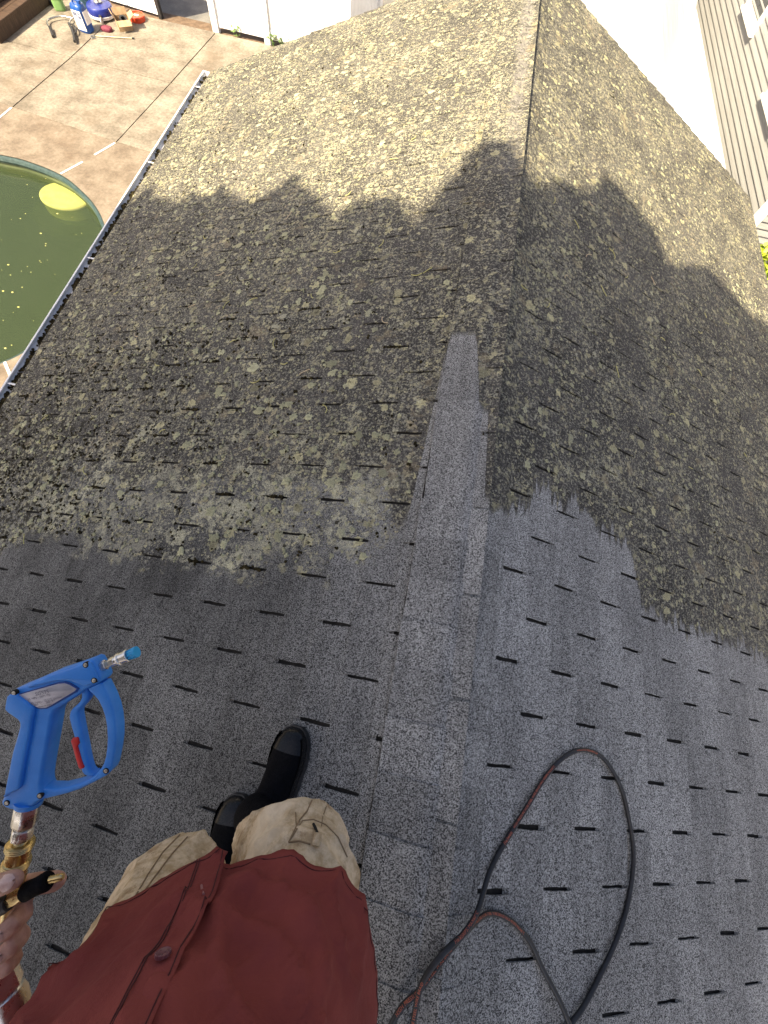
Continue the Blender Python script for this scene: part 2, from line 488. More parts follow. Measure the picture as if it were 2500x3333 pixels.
strip_thing([(-7.98, 7.87), (-8.1, 7.0)], 'white joint strip at the left edge of the picture above the pool')
strip_thing([(-5.54, 2.86), (-5.30, 2.60)], 'short white joint strip beside gutter below the pool')
# pool
pool = thing('swimming_pool', 'oval in-ground pool of cloudy green water beside the roof gutter', 'pool', (-8.1, 4.3, -1.5))
MAT_LINER = M('algae_stained_liner', (.045, .066, .022), (.09, .11, .045), 3, .6, bump=.003, bscale=12)
MAT_TRACK = M('teal_liner_bead', (.018, .040, .040), (.045, .075, .070), 20, .4)
MAT_STEP = M('algae_coated_pool_step', (.86, .84, .52), (.92, .90, .64), 9, .7, fine=.1)
MAT_STEP2 = M('green_pool_step', (.15, .17, .05), (.24, .25, .08), 6, .7)
def ringwall(name, z0, z1, mat, off0=0.0, off1=0.0):
    c = Vector((-8.1, 4.3, 0)); r0 = []; r1 = []
    for x, y in POOLP:
        v = (Vector((x, y, 0)) - c).normalized()
        r0.append(Vector((x, y, z0)) + v * off0); r1.append(Vector((x, y, z1)) + v * off1)
    return MB().grid([r0, r1], True).build(name, mat, pool, smooth=60)
ringwall('wall', -1.5, -.10, MAT_LINER, -.25, -.01)
bead = catmull([(x, y, -.055) for x, y in POOL], 5, True)
MB().tube([p + (Vector((-8.1, 4.3, -.055)) - p).normalized() * .012 for p in bead + bead[:1]], .05, 8, False).build('liner_bead', MAT_TRACK, pool)
MB().prism([(x * .97 - .24, y * .97 + .13) for x, y in POOLP], -1.52, -1.5).build('floor', MAT_LINER, pool)
def disc(c, r, z0, z1, n=40, sq=1.0):
    return MB().prism([(c[0] + r * math.cos(2*math.pi*k/n), c[1] + r * sq * math.sin(2*math.pi*k/n)) for k in range(n)], z0, z1)
SC = (-6.48, 6.36)
for r, zt in ((.42, -.205), (.72, -.50), (1.06, -.80)):
    q = [(x, y) for x, y in ((SC[0] + r * math.cos(2*math.pi*k/40), SC[1] + r * .76 * math.sin(2*math.pi*k/40)) for k in range(40))]
    bevel(MB().prism(q, -1.49, zt).build('step', MAT_STEP if r < .6 else MAT_STEP2, pool, smooth=60), .03, 3)
def water_material():
    t = NT('cloudy_green_water')
    p = t.pos()
    tr = t.n('BsdfTransparent'); tr.inputs[0].default_value = (.86, .88, .58, 1)
    murk = t.mix(t.noise(p, .9, 4, .6), (.055, .078, .046), (.095, .122, .080))
    df = t.n('BsdfDiffuse'); t.put(df.inputs[0], murk)
    gl = t.n('BsdfGlossy'); gl.inputs['Roughness'].default_value = .03
    fr = t.n('Fresnel'); fr.inputs[0].default_value = 1.33
    bm = t.n('Bump'); bm.inputs['Distance'].default_value = .006; bm.inputs['Strength'].default_value = .25
    t.put(bm.inputs['Height'], t.noise(p, 5, 3, .5))
    for s in (gl, fr): t.t.links.new(bm.outputs[0], s.inputs['Normal'])
    m1 = t.n('MixShader'); m1.inputs[0].default_value = .34
    t.t.links.new(tr.outputs[0], m1.inputs[1]); t.t.links.new(df.outputs[0], m1.inputs[2])
    m2 = t.n('MixShader'); t.t.links.new(fr.outputs[0], m2.inputs[0])
    t.t.links.new(m1.outputs[0], m2.inputs[1]); t.t.links.new(gl.outputs[0], m2.inputs[2])
    t.t.links.new(m2.outputs[0], t.out.inputs[0])
    return t.m
bm_ = MB(); bm_.add([(x, y, -.17) for x, y in POOLP], [tuple(range(len(POOLP)))])
bm_.build('water', water_material(), pool, smooth=0)
def murk_material():
    t = NT('suspended_green_silt')
    tr = t.n('BsdfTransparent'); tr.inputs[0].default_value = (.80, .86, .55, 1)
    df = t.n('BsdfDiffuse'); t.put(df.inputs[0], t.mix(t.noise(t.pos(), 1.1, 4, .6), (.040, .064, .026), (.070, .098, .046)))
    m1 = t.n('MixShader'); m1.inputs[0].default_value = .50
    t.t.links.new(tr.outputs[0], m1.inputs[1]); t.t.links.new(df.outputs[0], m1.inputs[2]); t.t.links.new(m1.outputs[0], t.out.inputs[0])
    return t.m
MAT_MURK = murk_material()
for z_, k_ in ((-.25, .995), (-.42, .985), (-.62, .975)):
    bm_ = MB(); bm_.add([(-8.1 + (x + 8.1) * k_, 4.3 + (y - 4.3) * k_, z_) for x, y in POOLP], [tuple(range(len(POOLP)))])
    bm_.build('silt_layer', MAT_MURK, pool, smooth=0)
MAT_SCUM = M('floating_pollen', (.45, .42, .12), (.60, .56, .22), 20, .7)
sm = MB()
for k in range(150):
    x, y = random.uniform(-8.6, -5.2), random.uniform(2.6, 6.6)
    r = random.choice((.004, .005, .006, .007, .012)); a = random.uniform(0, 6.3)
    sm.add([(x + r * (1 + .8 * (j % 2)) * math.cos(a + j), y + r * math.sin(a + j), -.1675) for j in range(6)], [tuple(range(6))])
tag(sm.build('floating_debris', MAT_SCUM, pool, smooth=0), kind='stuff')

# ------------------------------------------------------------------ garage with the shingled roof
garage = thing('garage', 'garage with grey three-tab shingle roof, washed clean near, lichen-covered far', 'garage', (0, 1.2, 0))
EX = SEAVE * CT
EZ = RIDGE - SEAVE * ST
deck = {}
for side in (-1, 1):
    mb = MB()
    a, b = roof_pt(side, 0, YMIN), roof_pt(side, SEAVE - .01, YMIN)
    c, d = roof_pt(side, SEAVE - .01, YMAX - .01), roof_pt(side, 0, YMAX - .01)
    q = [a, b, c, d]; lo = [p - Vector((0, 0, .03)) for p in q]
    mb.add(q + lo, [(0, 1, 2, 3), (7, 6, 5, 4), (0, 4, 5, 1), (1, 5, 6, 2), (2, 6, 7, 3)])
    deck[side] = mb.build('roof_slope', MAT_SLOT, garage, smooth=0, fix=True)
    deck[side]['label'] = 'slope facing the pool, gutter along its foot' if side < 0 else 'slope facing the neighbouring house'
    # wall, fascia, soffit
    x = side * (EX - .32)
    MB().box((x - .06, YMIN + .2, 0), (x + .06, YMAX - .22, EZ - .02)).build('wall', MAT_SIDING, garage, smooth=0)
    xf = side * EX
    MB().box((min(xf, xf - side * .02), YMIN, EZ - .16), (max(xf, xf - side * .02), YMAX, EZ - .035)).build('fascia', MAT_TRIM, garage, smooth=0)
    MB().box((min(xf - side*.022, x), YMIN, EZ - .15), (max(xf - side*.022, x), YMAX, EZ - .13)).build('soffit', MAT_TRIM, garage, smooth=0)
for yy in (YMIN + .14, YMAX - .22):
    w = EX - .38
    MB().prism([(-w, 0), (w, 0), (w, EZ + .1), (0, RIDGE - .08), (-w, EZ + .1)], -.06, .06,
               Matrix.Translation((0, yy, 0)) @ Matrix.Rotation(RAD(90), 4, 'X')).build('gable_wall', MAT_SIDING, garage, smooth=0)
for side in (-1, 1):      # rake boards under the shingle edge
    a = roof_pt(side, .02, YMAX - .03, -.035); b = roof_pt(side, SEAVE - .02, YMAX - .03, -.035)
    mb = MB(); dn = Vector((0, 0, -.14)); yv = Vector((0, .022, 0))
    mb.add([a, b, b + dn, a + dn, a + yv, b + yv, b + dn + yv, a + dn + yv], [(0,1,2,3),(7,6,5,4),(0,4,5,1),(1,5,6,2),(2,6,7,3),(3,7,4,0)])
    mb.build('rake_board', MAT_TRIM, garage, smooth=0, fix=True)

UP = .02
def tab_outline(w0, w1, length, jit, rnd):
    """Outline of one shingle tab in (u down the slope, v along the course)."""
    w0 += rnd.uniform(-.0008, .0024); w1 -= rnd.uniform(-.0008, .0024)
    pts = [(-UP, w0), (0.0, w0)]
    for k in range(1, 5):
        pts.append((length * k / 5, w0 + rnd.uniform(0, jit)))
    n = 6
    for k in range(n + 1):
        pts.append((length + rnd.uniform(-jit, jit) * .8, w0 + (w1 - w0) * k / n))
    for k in range(4, 0, -1):
        pts.append((length * k / 5, w1 - rnd.uniform(0, jit)))
    pts += [(0.0, w1), (-UP, w1)]
    return pts
def tab_add(mb, pts, length, F, lift=0.0):
    def hh(u): return .0045 + (.0070 + lift) * (u + UP) / (length + UP)
    k = len(pts)
    top = [F(u, v, hh(u)) for u, v in pts]; bot = [F(u, v, hh(u) - .005) for u, v in pts]
    mb.add(top + bot, [tuple(range(k))] + [(i, k + i, k + (i+1) % k, (i+1) % k) for i in range(k - 1)])
SLOTW = .0060
rnd = random.Random(3)
variants = []
for k in range(12):
    mb = MB(); mb.tone = rnd.random()
    tab_add(mb, tab_outline(-(HALF - SLOTW/2), HALF - SLOTW/2, EXPO, .0030, rnd), EXPO, lambda u, v, w: Vector((u, v, w)), rnd.uniform(0, .0015))
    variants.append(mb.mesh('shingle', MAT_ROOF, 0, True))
tabs = []
for side in (-1, 1):
    c = -2
    while True:
        s = S0[side] + c * EXPO
        if s > SEAVE - .02: break
        ln = min(EXPO, SEAVE + .012 - s)
        if s + ln > .06:
            par = (c + PAR0[side]) % 2
            n0 = int((Y0[side] - YMAX) / (2 * HALF)) - 2
            for n in range(n0, n0 + 30):
                yb = Y0[side] - (2 * n + par) * HALF              # slot at the upper-y end
                ya = yb - 2 * HALF
                a, b = max(ya, YMIN), min(yb, YMAX)
                if b - a < .02: continue
                whole = (a == ya and b == yb and ln == EXPO and s > -.02)
                tabs.append((side, s, ln, a, b, whole))
        c += 1
def frame(side, s, y):
    D = Vector((side * CT, 0, -ST)); V = Vector((0, side, 0)); Nn = Vector((side * ST, 0, CT))
    o = roof_pt(side, s, y)
    return Matrix(((D.x, V.x, Nn.x, o.x), (D.y, V.y, Nn.y, o.y), (D.z, V.z, Nn.z, o.z), (0, 0, 0, 1)))
CI = cam.matrix_world.inverted()
def px(p):
    q = CI @ Vector(p)
    return (1250 + FPX * q.x / -q.z, 1666.5 - FPX * q.y / -q.z, -q.z) if q.z < -.01 else (-9999, -9999, -1)
score = []
for i, (side, s, ln, a, b, whole) in enumerate(tabs):
    x, y, d = px(roof_pt(side, s + ln/2, (a+b)/2))
    hidden = (180 < x < 1230 and y > 2880)
    if whole and -60 < x < 2560 and -60 < y < 3400 and d > 0 and not hidden: score.append((d, i))
score.sort()
single = set(i for _, i in score[:300])
rest = {-1: MB(), 1: MB()}
for i, (side, s, ln, a, b, whole) in enumerate(tabs):
    if i in single:
        o = bpy.data.objects.new('shingle', rnd.choice(variants)); COL.objects.link(o)
        o.parent = deck[side]
        m = frame(side, s, (a + b) / 2)
        if rnd.random() < .5: m = m @ Matrix.Scale(-1, 4, (0, 1, 0))
        o.matrix_basis = m @ Matrix.Rotation(rnd.uniform(-.003, .003), 4, 'Z')
    else:
        f = frame(side, s, 0); mb = rest[side]; mb.tone = rnd.random()
        va, vb = (a, b) if side > 0 else (-b, -a)
        w0 = va + (SLOTW/2); w1 = vb - (SLOTW/2)
        if b == YMAX: w1, w0 = (w1 + SLOTW/2 + rnd.uniform(0, .008), w0) if side > 0 else (w1, w0 - SLOTW/2 - rnd.uniform(0, .008))
        tab_add(mb, tab_outline(w0, w1, ln, .0030, rnd), ln, lambda u, v, w: f @ Vector((u, v, w)), rnd.uniform(0, .0015))
for side in (-1, 1):
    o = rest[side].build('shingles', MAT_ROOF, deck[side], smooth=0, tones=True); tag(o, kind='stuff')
# ridge caps
caps = []
for k in range(8):
    mb = MB(); mb.tone = rnd.random(); rows = []; rows2 = []
    L = .21
    prof = [-.157, -.13, -.09, -.05, -.02, 0, .02, .05, .09, .13, .180]
    for yy in (0, .05, .10, .15, L):
        r = []; r2 = []
        for j, s in enumerate(prof):
            e = rnd.uniform(-.002, .002) if j in (0, len(prof) - 1) else 0
            w = (.022 - .0105 * min(1, (s + .157) / .20)) + .005 * yy / L
            if s > .1: w = .0118 + .0015 * yy / L if s < .15 else .0042
            sd = -1 if s < 0 else 1
            p = roof_pt(sd, abs(s + e), yy, w)
            if s == 0: p = Vector((0, yy, RIDGE + w / CT - .0065))
            r.append(p - Vector((0, 0, RIDGE))); r2.append(p - Vector((0, 0, RIDGE + .0055)))
        rows.append(r); rows2.append(r2)
    mb.grid(rows); mb.grid([rows[-1], rows2[-1]]); mb.grid([rows2[0], rows[0]])
    mb.grid([[q[0] for q in rows2], [q[0] for q in rows]]); mb.grid([[q[-1] for q in rows], [q[-1] for q in rows2]])
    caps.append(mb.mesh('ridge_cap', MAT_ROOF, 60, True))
y = YMIN
while y < YMAX - .14:
    o = bpy.data.objects.new('ridge_cap', rnd.choice(caps)); COL.objects.link(o); o.parent = garage
    o.matrix_parent_inverse = WM[garage.name].inverted()
    o.matrix_basis = Matrix.Translation((rnd.uniform(-.003, .003), min(y, YMAX - .205), RIDGE + .004))
    y += .142
pth = [roof_pt(-1, .1595 + .0012 * noise.noise((k * .9, 0, 0)), YMIN + k * .03, .0125 + .001 * noise.noise((k * .7, 5, 0))) for k in range(int((1.9 - YMIN) / .03))]
MB().tube(pth, [.0032 + .0014 * noise.noise((k * .8, 9, 0)) for k in range(len(pth))], 6).build('shaded_dirty_gap', MAT_SLOT, garage)  # dark tube painting the shaded, dirty gap along the caps' pool-side edge
# gutter on the pool side
def gutter(side):
    xb = EX + .004
    prof = [(0, .0), (0, -.034), (.085, -.034), (.092, -.026), (.106, -.018), (.106, .004), (.097, .004), (.097, -.006)]
    rows = []
    for yy in (YMIN, YMAX + .035):
        rows.append([Vector((side * (xb + o_), yy, EZ - .022 + z_)) for o_, z_ in prof])
    g = MB().grid(rows).build('gutter', MAT_WHITE, garage, smooth=0)
    sd = g.modifiers.new('thickness', 'SOLIDIFY'); sd.thickness = .003; sd.offset = 0
    e = MB().prism([(side * (xb + o_), EZ - .022 + z_) for o_, z_ in prof[:6]], -.002, .002,
                   Matrix.Translation((0, YMAX + .035, 0)) @ Matrix.Rotation(RAD(90), 4, 'X')).build('end_cap', MAT_WHITE, g, smooth=0)
    yy = YMIN + .3
    while yy < YMAX:
        h = MB().box((min(side * xb, side * (xb + .098)), yy - .006, EZ - .030), (max(side * xb, side * (xb + .098)), yy + .006, EZ - .026)).build('hanger', MAT_WHITE, g, smooth=0)
        yy += 1.2
    return g
gut = gutter(-1)
gut['label'] = 'white gutter clogged with black moss debris'
ico = []
bm = bmesh.new(); bmesh.ops.create_icosphere(bm, subdivisions=1, radius=1.0)
ICO_V = [v.co.copy() for v in bm.verts]; ICO_F = [tuple(v.index for v in f.verts) for f in bm.faces]; bm.free()
def lump(mb, c, r, flat=.6, n=None, rr=random):
    n = n or Vector((0, 0, 1)); q = Vector((0, 0, 1)).rotation_difference(n)
    vs = []
    for v in ICO_V:
        k = r * rr.uniform(.6, 1.35)
        vs.append(Vector(c) + q @ Vector((v.x * k, v.y * k, v.z * k * flat)))
    mb.add(vs, ICO_F)
mb = MB(); mb2 = MB()
for k in range(5200):
    yy = random.uniform(.3, YMAX) if random.random() < .9 else random.uniform(YMIN, .5)
    dn = noise.noise((yy * 2.1, 3, 0)) * .5 + .5
    if random.random() > (.25 + .9 * dn) * (1.0 if yy < 3.3 else .45): continue
    r = random.uniform(.006, .016)
    o_ = min(.090, abs(random.gauss(0, .034)) + .022)
    lump(mb, (-(EX + o_), yy, EZ - .054 + .012 * random.random()), r * 1.1, .6)
tag(mb.build('gutter_debris', MAT_MOSS, garage, smooth=0), 'black moss and leaf debris lying in the white gutter', kind='stuff')

# moss clumps on the roof (dark tufts in slots and between lichens)
mb = MB(); nl = Vector((-ST, 0, CT)); nr = Vector((ST, 0, CT)); cnt = 0
while cnt < 1500:
    side = -1 if random.random() < .93 else 1
    s = random.uniform(.2, 2.95); yy = random.uniform(.2, 4.6)
    w = (max(0, min(1, (s - .5) / 1.6)) * .9 + .08) * (1.0 if .3 < yy < 1.6 else (.30 if yy < 2.6 else .10))
    if side > 0: w = .05
    if yy < lerp_poly(side * s, CLEAN) + .03 or random.random() > w: continue
    if noise.noise((s * 4, yy * 4, 1)) < -.15: continue
    p = roof_pt(side, s, yy, .011); m_ = random.randint(1, 3)
    for _ in range(m_):
        lump(mb, p + Vector((random.gauss(0, .007), random.gauss(0, .007), 0)), random.uniform(.0025, .0075), .7, nl if side < 0 else nr)
    cnt += 1
for side, s, ln, a, b, whole in tabs:       # moss sitting in some of the slots above the washed edge
    if side < 0 and .25 < b < 1.7 and b > lerp_poly(side * s, CLEAN) and random.random() < .30:
        for k in range(random.randint(4, 9)):
            lump(mb, roof_pt(side, s + random.uniform(.01, EXPO - .01), b + random.gauss(0, .004), .010), random.uniform(.004, .010), .7, nl)
tag(mb.build('moss', MAT_MOSS, None, smooth=0), 'dark brown moss tufts scattered over the pool-side slope', 'moss', kind='stuff')
# larger raised lichen rosettes
def lichen_material():
    t = NT('raised_lichen')
    at = t.n('Attribute', attribute_name='tone').outputs['Fac']
    p = t.pos()
    col = t.mix(at, (.27, .27, .175), (.52, .515, .33))
    col = t.mix(t.ramp(t.noise(p, 3, 2), .5, .75), col, (.40, .385, .30))
    col = t.scale(col, t.ramp(t.noise(p, 230, 3, .7), .3, .7, .62, 1.2))
    t.bump(t.noise(p, 260, 3, .7), .0022)
    return t.done(col, .92, 0, .2)
MAT_LICH = lichen_material()
mb = MB(); cnt = 0
while cnt < 3600:
    side = random.choice((-1, -1, 1)); s = random.uniform(.17, 2.9); yy = random.uniform(.2, 4.9)
    e = yy - lerp_poly(side * s, CLEAN)
    if e < .02 + random.random() * .02: continue
    if noise.noise((s * 1.7, yy * 1.7, side * 5)) < random.uniform(-.5, .35): continue
    if random.random() > (1.0 if (side < 0 and e < .8) else .6): continue
    near = yy < 1.3 and s < 1.4 and side < 0
    r = random.uniform(.004, .011) if random.random() < .83 else random.uniform(.011, .024 if side < 0 else .019)
    if near: r *= 1.15
    D = Vector((side * CT, 0, -ST)); Nn = Vector((side * ST, 0, CT)); Yv = Vector((0, 1, 0))
    c = roof_pt(side, s, yy, .0115); n = 18 if r > .01 else 11; ph = random.uniform(0, 6.3)
    sx_, sy_ = random.uniform(.75, 1.2), random.uniform(.75, 1.2)
    ring1 = []; ring2 = []
    for j in range(n):
        q = ph + 2 * math.pi * j / n; rr = r * (random.uniform(.55, 1.25) + .18 * noise.noise((q * 1.1, cnt * 1.7, 0)))
        d_ = D * (math.cos(q) * sx_) + Yv * (math.sin(q) * sy_)
        ring1.append(c + d_ * rr - Nn * .0015); ring2.append(c + d_ * rr * .72 + Nn * random.uniform(.001, .0026))
    tn = min(1, max(0, random.gauss(.55, .28))); mb.tone = tn
    o0 = len(mb.v)
    mb.add(ring1, []); mb.add(ring2, [])
    mb.tone = tn * .35; mb.add([c + Nn * .0006], [])
    mb.f += [(o0 + j, o0 + (j+1) % n, o0 + n + (j+1) % n, o0 + n + j) for j in range(n)]
    mb.f += [(o0 + n + j, o0 + n + (j+1) % n, o0 + 2*n) for j in range(n)]
    cnt += 1
tag(mb.build('lichen', MAT_LICH, None, smooth=80, tones=True), 'pale yellow-green lichen rosettes crusting the unwashed shingles', 'lichen', kind='stuff')

# ------------------------------------------------------------------ trees behind the garage that shade its near half
SHADOW = [(-3.6, 3.1), (-3.02, 3.13), (-2.78, 3.26), (-2.60, 3.02), (-2.39, 2.97), (-2.20, 2.93), (-2.02, 3.0), (-1.85, 2.80), (-1.63, 2.78), (-1.50, 2.80),
          (-1.37, 2.88), (-1.25, 2.70), (-1.09, 2.57), (-1.02, 2.36), (-.92, 2.33), (-.84, 2.43), (-.64, 2.45), (-.52, 2.25), (-.43, 2.13), (-.36, 2.2), (-.33, 2.40),
          (-.22, 2.63), (-.12, 2.82), (-.01, 2.78), (.06, 2.60), (.14, 2.48), (.31, 2.54), (.45, 2.82), (.60, 2.80), (.73, 3.04), (.97, 3.24), (1.12, 3.2), (1.21, 3.12),
          (1.34, 2.87), (1.50, 2.90), (1.63, 3.05), (1.80, 3.12), (1.97, 3.29), (2.28, 3.20), (2.50, 3.15), (2.71, 3.27), (3.6, 3.3)]
MAT_BARK = M('grey_oak_bark', (.07, .055, .04), (.16, .13, .10), 9, .95, bump=.02, bscale=18, stretch=(1, 1, .2))
MAT_LEAF = M('oak_leaf', (.035, .065, .015), (.075, .12, .03), 3, .6)
def roof_hit(p):
    """Where the sun ray through p meets the roof plane: (signed slope distance, y)."""
    best = None
    for side in (-1, 1):
        tn = math.tan(TH) * side
        den = -TO_SUN.z - tn * TO_SUN.x          # moving along -TO_SUN
        k = (RIDGE - p.z - tn * p.x) / den
        x = p.x - TO_SUN.x * k
        if x * side >= 0: best = (x / CT, p.y - TO_SUN.y * k)
    return best if best else (0.0, p.y)
def shade_tree(label, s_lo, s_hi, n_cl, rr):
    leaves = MB(); centers = []
    for _ in range(n_cl):
        s = rr.uniform(s_lo, s_hi)
        top = lerp_poly(s, SHADOW)
        q_ = rr.random(); y = top - (rr.uniform(0, .9) if q_ < .25 else (rr.uniform(1.2, 4.2) if q_ < .55 else rr.uniform(.1, 6.6)))
        side = 1 if s > 0 else -1
        c = roof_pt(side, abs(s), y) + TO_SUN * rr.uniform(7.0, 11.0)
        centers.append(c)
        R = rr.uniform(.28, .5)
        for k in range(26):
            p = c + Vector((rr.gauss(0, 1), rr.gauss(0, 1), rr.gauss(0, .8))) * R * .62
            h = roof_hit(p)
            if h[1] > lerp_poly(h[0], SHADOW) - .05 + .10 * noise.noise((h[0] * 5, h[1] * 5, 3)) + .09 * noise.noise((h[0] * 14, h[1] * 14, 8)): continue
            a = Vector((rr.gauss(0, 1), rr.gauss(0, 1), rr.gauss(0, .6))).normalized()
            b = a.cross(Vector((rr.gauss(0, 1), rr.gauss(0, 1), rr.gauss(0, 1)))).normalized()
            L = rr.uniform(.10, .17); W = L * .42
            nn = a.cross(b) * (L * .12)
            leaves.add([p - a*L*.8, p - b*W + nn, p + a*L*.8, p + b*W + nn], [(0, 1, 2), (0, 2, 3)])
    mean = sum(centers, Vector()) / len(centers)
    base = Vector((mean.x - .5, mean.y - .6, -.05))
    t = thing('oak_tree', label, 'tree', base, 'shade trees behind the garage')
    tr = MB(); fork = Vector((mean.x - .3, mean.y - .4, 5.6))
    tr.tube(catmull([base, base + Vector((.1, .05, 2.2)), fork], 6), [.34, .32, .30, .28, .27, .26, .25, .25, .24, .23, .22, .21, .2], 12)
    for c in rr.sample(centers, 22):
        mid = fork.lerp(c, .5) + Vector((rr.gauss(0, .3), rr.gauss(0, .3), .4))
        tr.tube(catmull([fork - Vector((0, 0, rr.uniform(0, 1.2))), mid, c], 4), [.12, .11, .10, .085, .07, .06, .045, .03, .02], 7)
    tr.build('trunk', MAT_BARK, t)
    leaves.build('crown', MAT_LEAF, t, smooth=0)
    return t
rt = random.Random(11)
shade_tree('tall leafy oak behind the garage, shading its pool-side slope', -3.35, -.02, 1000, rt)
shade_tree('tall leafy oak behind the garage, shading its far-side slope', -.02, 3.5, 1000, rt)

# ------------------------------------------------------------------ neighbour's house, covered boat, fence, deck, shrub
MAT_GLASS = M('dark_window_glass', (.05, .055, .06), (.09, .095, .10), 2, .08, spec=.6)
MAT_NROOF = M('brown_roof_shingles', (.09, .075, .06), (.16, .13, .11), 20, .9)
house = thing('neighbour_house', 'neighbouring house in cream clapboard siding with white window trim', 'house', (8.5, 14, 0))
HX, HY0, HY1, HTOP = 5.0, 8.17, 22.0, 5.2
MB().box((HX + .02, HY0 + .02, 0), (13, HY1, HTOP)).build('core_wall', MAT_SIDING, house, smooth=0)
MB().box((HX - .01, HY0 - .01, -.05), (13, HY0 + .3, .28)).build('foundation', M('foundation_block', (.10, .10, .10), (.16, .16, .155), 6, .9, bump=.003), house, smooth=0)
BH = .108
def clap(axis, z):
    """One lapped clapboard: its lower edge stands proud so it throws a shadow line."""
    mb = MB(); d = .030; e = .004
    if axis == 'y': a, b = Vector((HX + .02, HY0 + .10, 0)), Vector((HX + .02, HY1, 0)); o = Vector((-1, 0, 0))
    else: a, b = Vector((HX + .10, HY0 + .02, 0)), Vector((13, HY0 + .02, 0)); o = Vector((0, -1, 0))
    up = Vector((0, 0, 1)); q = []
    for p in (a, b): q += [p + up * z, p + o * d + up * z, p + o * (d - .002) + up * (z + .012), p + o * e + up * (z + BH - .004), p + up * (z + BH - .004)]
    mb.add(q, [(0, 1, 6, 5), (1, 2, 7, 6), (2, 3, 8, 7), (3, 4, 9, 8), (0, 4, 3, 2, 1), (5, 6, 7, 8, 9)])
    mb.build('clapboard', MAT_SIDING, house, smooth=0, fix=True)
z = .28
while z < 4.9:
    clap('y', z); clap('x', z); z += BH
MB().box((HX - .022, HY0 - .022, .26), (HX + .10, HY0 + .10, HTOP)).build('corner_board', MAT_TRIM, house, smooth=0)
def nwindow(y0, y1, z0, z1):
    w = MB(); f = .09
    for (a, b, c, d) in ((y0, y1, z0, z0 + f), (y0, y1, z1 - f, z1), (y0, y0 + f, z0 + f, z1 - f), (y1 - f, y1, z0 + f, z1 - f)):
        w.box((HX - .05, a, c), (HX + .018, b, d))
    wo = bevel(w.build('window', MAT_TRIM, house, smooth=0), .004)
    MB().box((HX - .085, y0 - .04, z0 - .045), (HX + .018, y1 + .04, z0 - .001)).build('sill', MAT_TRIM, wo, smooth=0)
    MB().box((HX - .015, y0 + f, (z0+z1)/2 - .025), (HX + .012, y1 - f, (z0+z1)/2 + .025)).build('sash_bar', MAT_TRIM, wo, smooth=0)
    MB().box((HX - .004, y0 + f, z0 + f), (HX + .016, y1 - f, (z0+z1)/2 - .026)).build('pane', MAT_GLASS, wo, smooth=0)
    MB().box((HX - .004, y0 + f, (z0+z1)/2 + .026), (HX + .016, y1 - f, z1 - f)).build('pane', MAT_GLASS, wo, smooth=0)
nwindow(12.62, 13.75, 1.35, 2.75)
nwindow(9.55, 10.62, 1.30, 2.70)
rf = MB(); ox = 9.0
rf.add([(HX - .35, HY0 - .35, HTOP), (HX - .35, HY1, HTOP), (ox, HY1, HTOP + 2), (ox, HY0 - .35, HTOP + 2), (13.35, HY0 - .35, HTOP), (13.35, HY1, HTOP)], [(0, 3, 2, 1), (3, 4, 5, 2), (0, 4, 3), (0, 1, 5, 4)])
rf.build('roof', MAT_NROOF, house, smooth=0)

MAT_WRAP = NT('white_shrink_wrap')
p_ = MAT_WRAP.pos()
MAT_WRAP.bump(MAT_WRAP.noise(MAT_WRAP.vmul(p_, (1, 1, .35)), 2.6, 4, .6), .05, .5)
MAT_WRAP = MAT_WRAP.done(MAT_WRAP.mix(MAT_WRAP.noise(p_, 1.5, 3), (.66, .66, .69), (.74, .74, .76)), .32, 0, .5)
def wrapped_boat():
    t = thing('wrapped_boat', 'large boat under white shrink wrap standing beyond the gable end', 'boat', (2.4, 12, 0))
    rows = []
    for i in range(61):
        f = i / 60; y = 5.75 + f * 14.0
        # keel line rises towards the far bow, cover narrows there
        xr = min(4.34, 3.0 + 1.9 * f) - max(0, f - .75) * 2.4
        xl = .55 - .2 * f + max(0, f - .72) * 4.0
        zb = .32 + 1.6 * max(0, f - .40); zt = 2.25 + .55 * math.sin(min(1, f * 1.15) * math.pi * .62)
        prof_ = [(xl, zb), (xl + .03, zb + .5), (xl + .12, zb + .8), ((xl + xr) / 2 - .35, zt - .12), ((xl + xr) / 2 - .1, zt), ((xl + xr) / 2 + .2, zt - .14), (xr - .26, zb + .92), (xr - .06, zb + .66), (xr, zb + .3), (xr - .03, zb)]
        pr = catmull([(q[0], 0, q[1]) for q in prof_], 7)
        r = []
        for j, q in enumerate(pr):
            g = j / (len(pr) - 1)
            ns = noise.noise((y * 1.6, q.x * 1.2, q.z * .6)) * .03
            edge_ = max(0, abs(g - .5) * 2 - .55) / .45
            fold = .055 * edge_ * math.sin(y * 7 + 2.5 * math.sin(q.z * 2.4 + y)) + .02 * edge_ * math.sin(y * 23 + q.z * 4)
            sg = 1 if g > .5 else -1
            r.append(Vector((q.x + sg * (fold + ns * .6), y, q.z + ns)))
        rows.append(r)
    MB().grid(rows).build('shrink_wrap', MAT_WRAP, t, smooth=70)
    for yy in (7.5, 10.5, 13.5):
        for xx in (1.4, 3.4):
            MB().tube([(xx, yy, -.06), (xx * .9 + .24, yy, .75)], .035, 8).build('stand_leg', MAT_SLOT, t)
    hull = MB()
    rows = []
    for i in range(13):
        f = i / 12; y = 6.1 + f * 12.6; k = 1 - max(0, f - .6) ** 2 * 4.5
        rows.append([Vector((2.4 - 1.65 * k, y, 1.2)), Vector((2.4 - 1.3 * k, y, .7 + f * .3)), Vector((2.4, y, .45 + f * .5)), Vector((2.4 + 1.3 * k, y, .7 + f * .3)), Vector((2.4 + 1.65 * k, y, 1.2))])
    hull.grid(rows).build('hull', MAT_TRIM, t)
wrapped_boat()
o = MB()
rows = []
